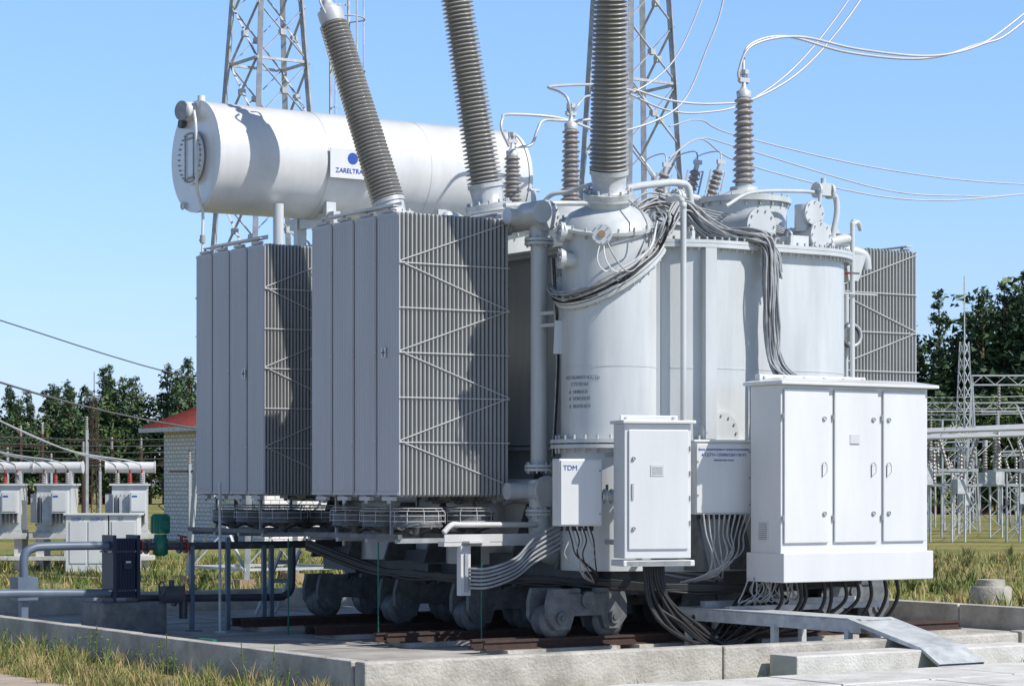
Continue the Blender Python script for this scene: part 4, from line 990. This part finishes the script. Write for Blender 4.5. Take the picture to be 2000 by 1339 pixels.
# ================================================================= GRASS
def blade(data,k,x,y,h,w,lean=.4,dirv=None):
    vs,fs=data[k]; a=R.uniform(0,pi)
    dx,dy=math.cos(a)*w,math.sin(a)*w
    if dirv: bx_,by_=dirv[0]*h,dirv[1]*h
    else: bx_,by_=R.gauss(0,lean)*h,R.gauss(0,lean)*h
    o=len(vs); z=-.03
    vs+=[(x-dx,y-dy,z),(x+dx,y+dy,z),(x+bx_*.4+dx*.6,y+by_*.4+dy*.6,z+h*.6),(x+bx_*.4-dx*.6,y+by_*.4-dy*.6,z+h*.6),(x+bx_,y+by_,z+h)]
    fs+=[(o,o+1,o+2,o+3),(o+3,o+2,o+4)]
def grass(region,n,h0,h1,w,mats,dens=None,tufts=0,th=.3):
    q=MB()
    data={k:([],[]) for k in sorted(set(mats))}
    for i in range(n):
        x=R.uniform(region[0],region[1]); y=R.uniform(region[2],region[3])
        dn=1.0
        if dens:
            dn=dens(x,y)
            if R.random()>dn: continue
        blade(data,R.choice(mats),x,y,R.uniform(h0,h1)*(0.4+R.random()**2.5)*(.5+.6*dn),w)
    for i in range(tufts):
        x=R.uniform(region[0],region[1]); y=R.uniform(region[2],region[3]); k0=R.choice(mats); hh=th*R.uniform(.5,1.1)
        for j in range(38):
            a=R.uniform(0,2*pi); l=R.uniform(.1,.8)
            blade(data,k0 if R.random()<.7 else R.choice(mats),x+R.gauss(0,.04),y+R.gauss(0,.04),hh*R.uniform(.5,1),w,dirv=(math.cos(a)*l,math.sin(a)*l))
    for k,(vs,fs) in data.items(): q.add(vs,fs,k)
    return q
def clump(x,y):
    v=math.sin(x*3.1+y*1.7)*math.sin(y*2.3-x*1.3)+.5*math.sin(x*7.3-y*5.1)*math.sin(y*6.1+x*4.7)
    return max(.08,min(1,.45+.8*v))
grass((8.0,9.40,16.0,30),26000,.04,.17,.005,['g1','g2','g2','g3'],clump,150,.27).obj('grass')
grass((6.5,9.9,15.0,16.4),5000,.03,.12,.005,['g1','g2','g3'],clump,30,.22).obj('grass')
grass((9.6,22,15.62,16.36),6000,.02,.08,.005,['g1','g2','g2','g3'],clump,20,.14).obj('grass')
grass((20.55,42,18,46),55000,.07,.22,.013,['g1','g2','g2','g3','g3'],clump,300,.4).obj('grass')
grass((8,30,29.6,52),55000,.05,.2,.013,['g1','g1','g2','g3'],clump,200,.32).obj('grass')
q=MB()
for i in range(60):
    if i<26: x,y=R.uniform(8.4,9.35),R.uniform(17,22)
    else: x,y=R.uniform(22,32),R.uniform(26,40)
    h=R.uniform(.15,.4) if i<26 else R.uniform(.3,.6)
    q.cyl((x,y,-.03),(x+R.uniform(-.05,.05),y,h),.005,'g1',n=4,caps=False)
    for k in range(8):
        z=R.uniform(.05,h*.9); blob(q,Vector((x+R.uniform(-.06,.06),y+R.uniform(-.06,.06),z)),.05,4,'g1')
    if i%2 and i>26: blob(q,Vector((x,y,h)),.06,10,'flower')
q.obj('weeds')

# ================================================================= CAMERA, LIGHT, SKY
cam=bpy.data.cameras.new('camera'); co=bpy.data.objects.new('camera',cam); scene.collection.objects.link(co)
co.location=(0,0,1.7); co.rotation_euler=(pi/2,0,-math.asin(.552)); cam.sensor_width=36; cam.lens=82.8; cam.shift_y=.140
cam.clip_end=4000; scene.camera=co
EL=math.radians(46); SX,SY=.45,-.893
s=Vector((SX,SY,0)).normalized()*math.cos(EL); s.z=math.sin(EL)
sl=bpy.data.lights.new('sun','SUN'); sl.energy=5.0; sl.angle=math.radians(.5); sl.color=(1,.96,.90)
so=bpy.data.objects.new('sun',sl); scene.collection.objects.link(so); so.rotation_euler=s.to_track_quat('Z','Y').to_euler(); so.location=(0,0,30)
w=bpy.data.worlds.new('World'); scene.world=w; w.use_nodes=True; nt=w.node_tree; N=nt.nodes; L=nt.links
sk=N.new('ShaderNodeTexSky'); sk.sky_type='NISHITA'; sk.sun_disc=False; sk.sun_elevation=EL; sk.sun_rotation=math.atan2(SX,SY)
sk.air_density=1.0; sk.dust_density=.4; sk.ozone_density=1.5
tc=N.new('ShaderNodeTexCoord'); sp=N.new('ShaderNodeSeparateXYZ'); L.new(tc.outputs['Generated'],sp.inputs[0])
cr=N.new('ShaderNodeValToRGB'); e=cr.color_ramp.elements
e[0].position=0.0; e[0].color=(.40,.465,.77,1); e[1].position=.6; e[1].color=(.30,.32,.34,1)
x=e.new(.09); x.color=(.48,.56,.80,1); x=e.new(.2); x.color=(.56,.67,.94,1); x=e.new(.3); x.color=(.42,.46,.52,1)
L.new(sp.outputs[2],cr.inputs['Fac'])
vm=N.new('ShaderNodeVectorMath'); vm.operation='SCALE'; vm.inputs['Scale'].default_value=2.0; L.new(cr.outputs['Color'],vm.inputs[0])
v2=N.new('ShaderNodeVectorMath'); v2.operation='MULTIPLY'; L.new(vm.outputs[0],v2.inputs[0]); L.new(sk.outputs[0],v2.inputs[1])
bg=N['Background']; bg.inputs['Strength'].default_value=.12; L.new(v2.outputs[0],bg.inputs['Color'])
scene.view_settings.view_transform='Standard'; scene.view_settings.look='None'; scene.view_settings.exposure=0
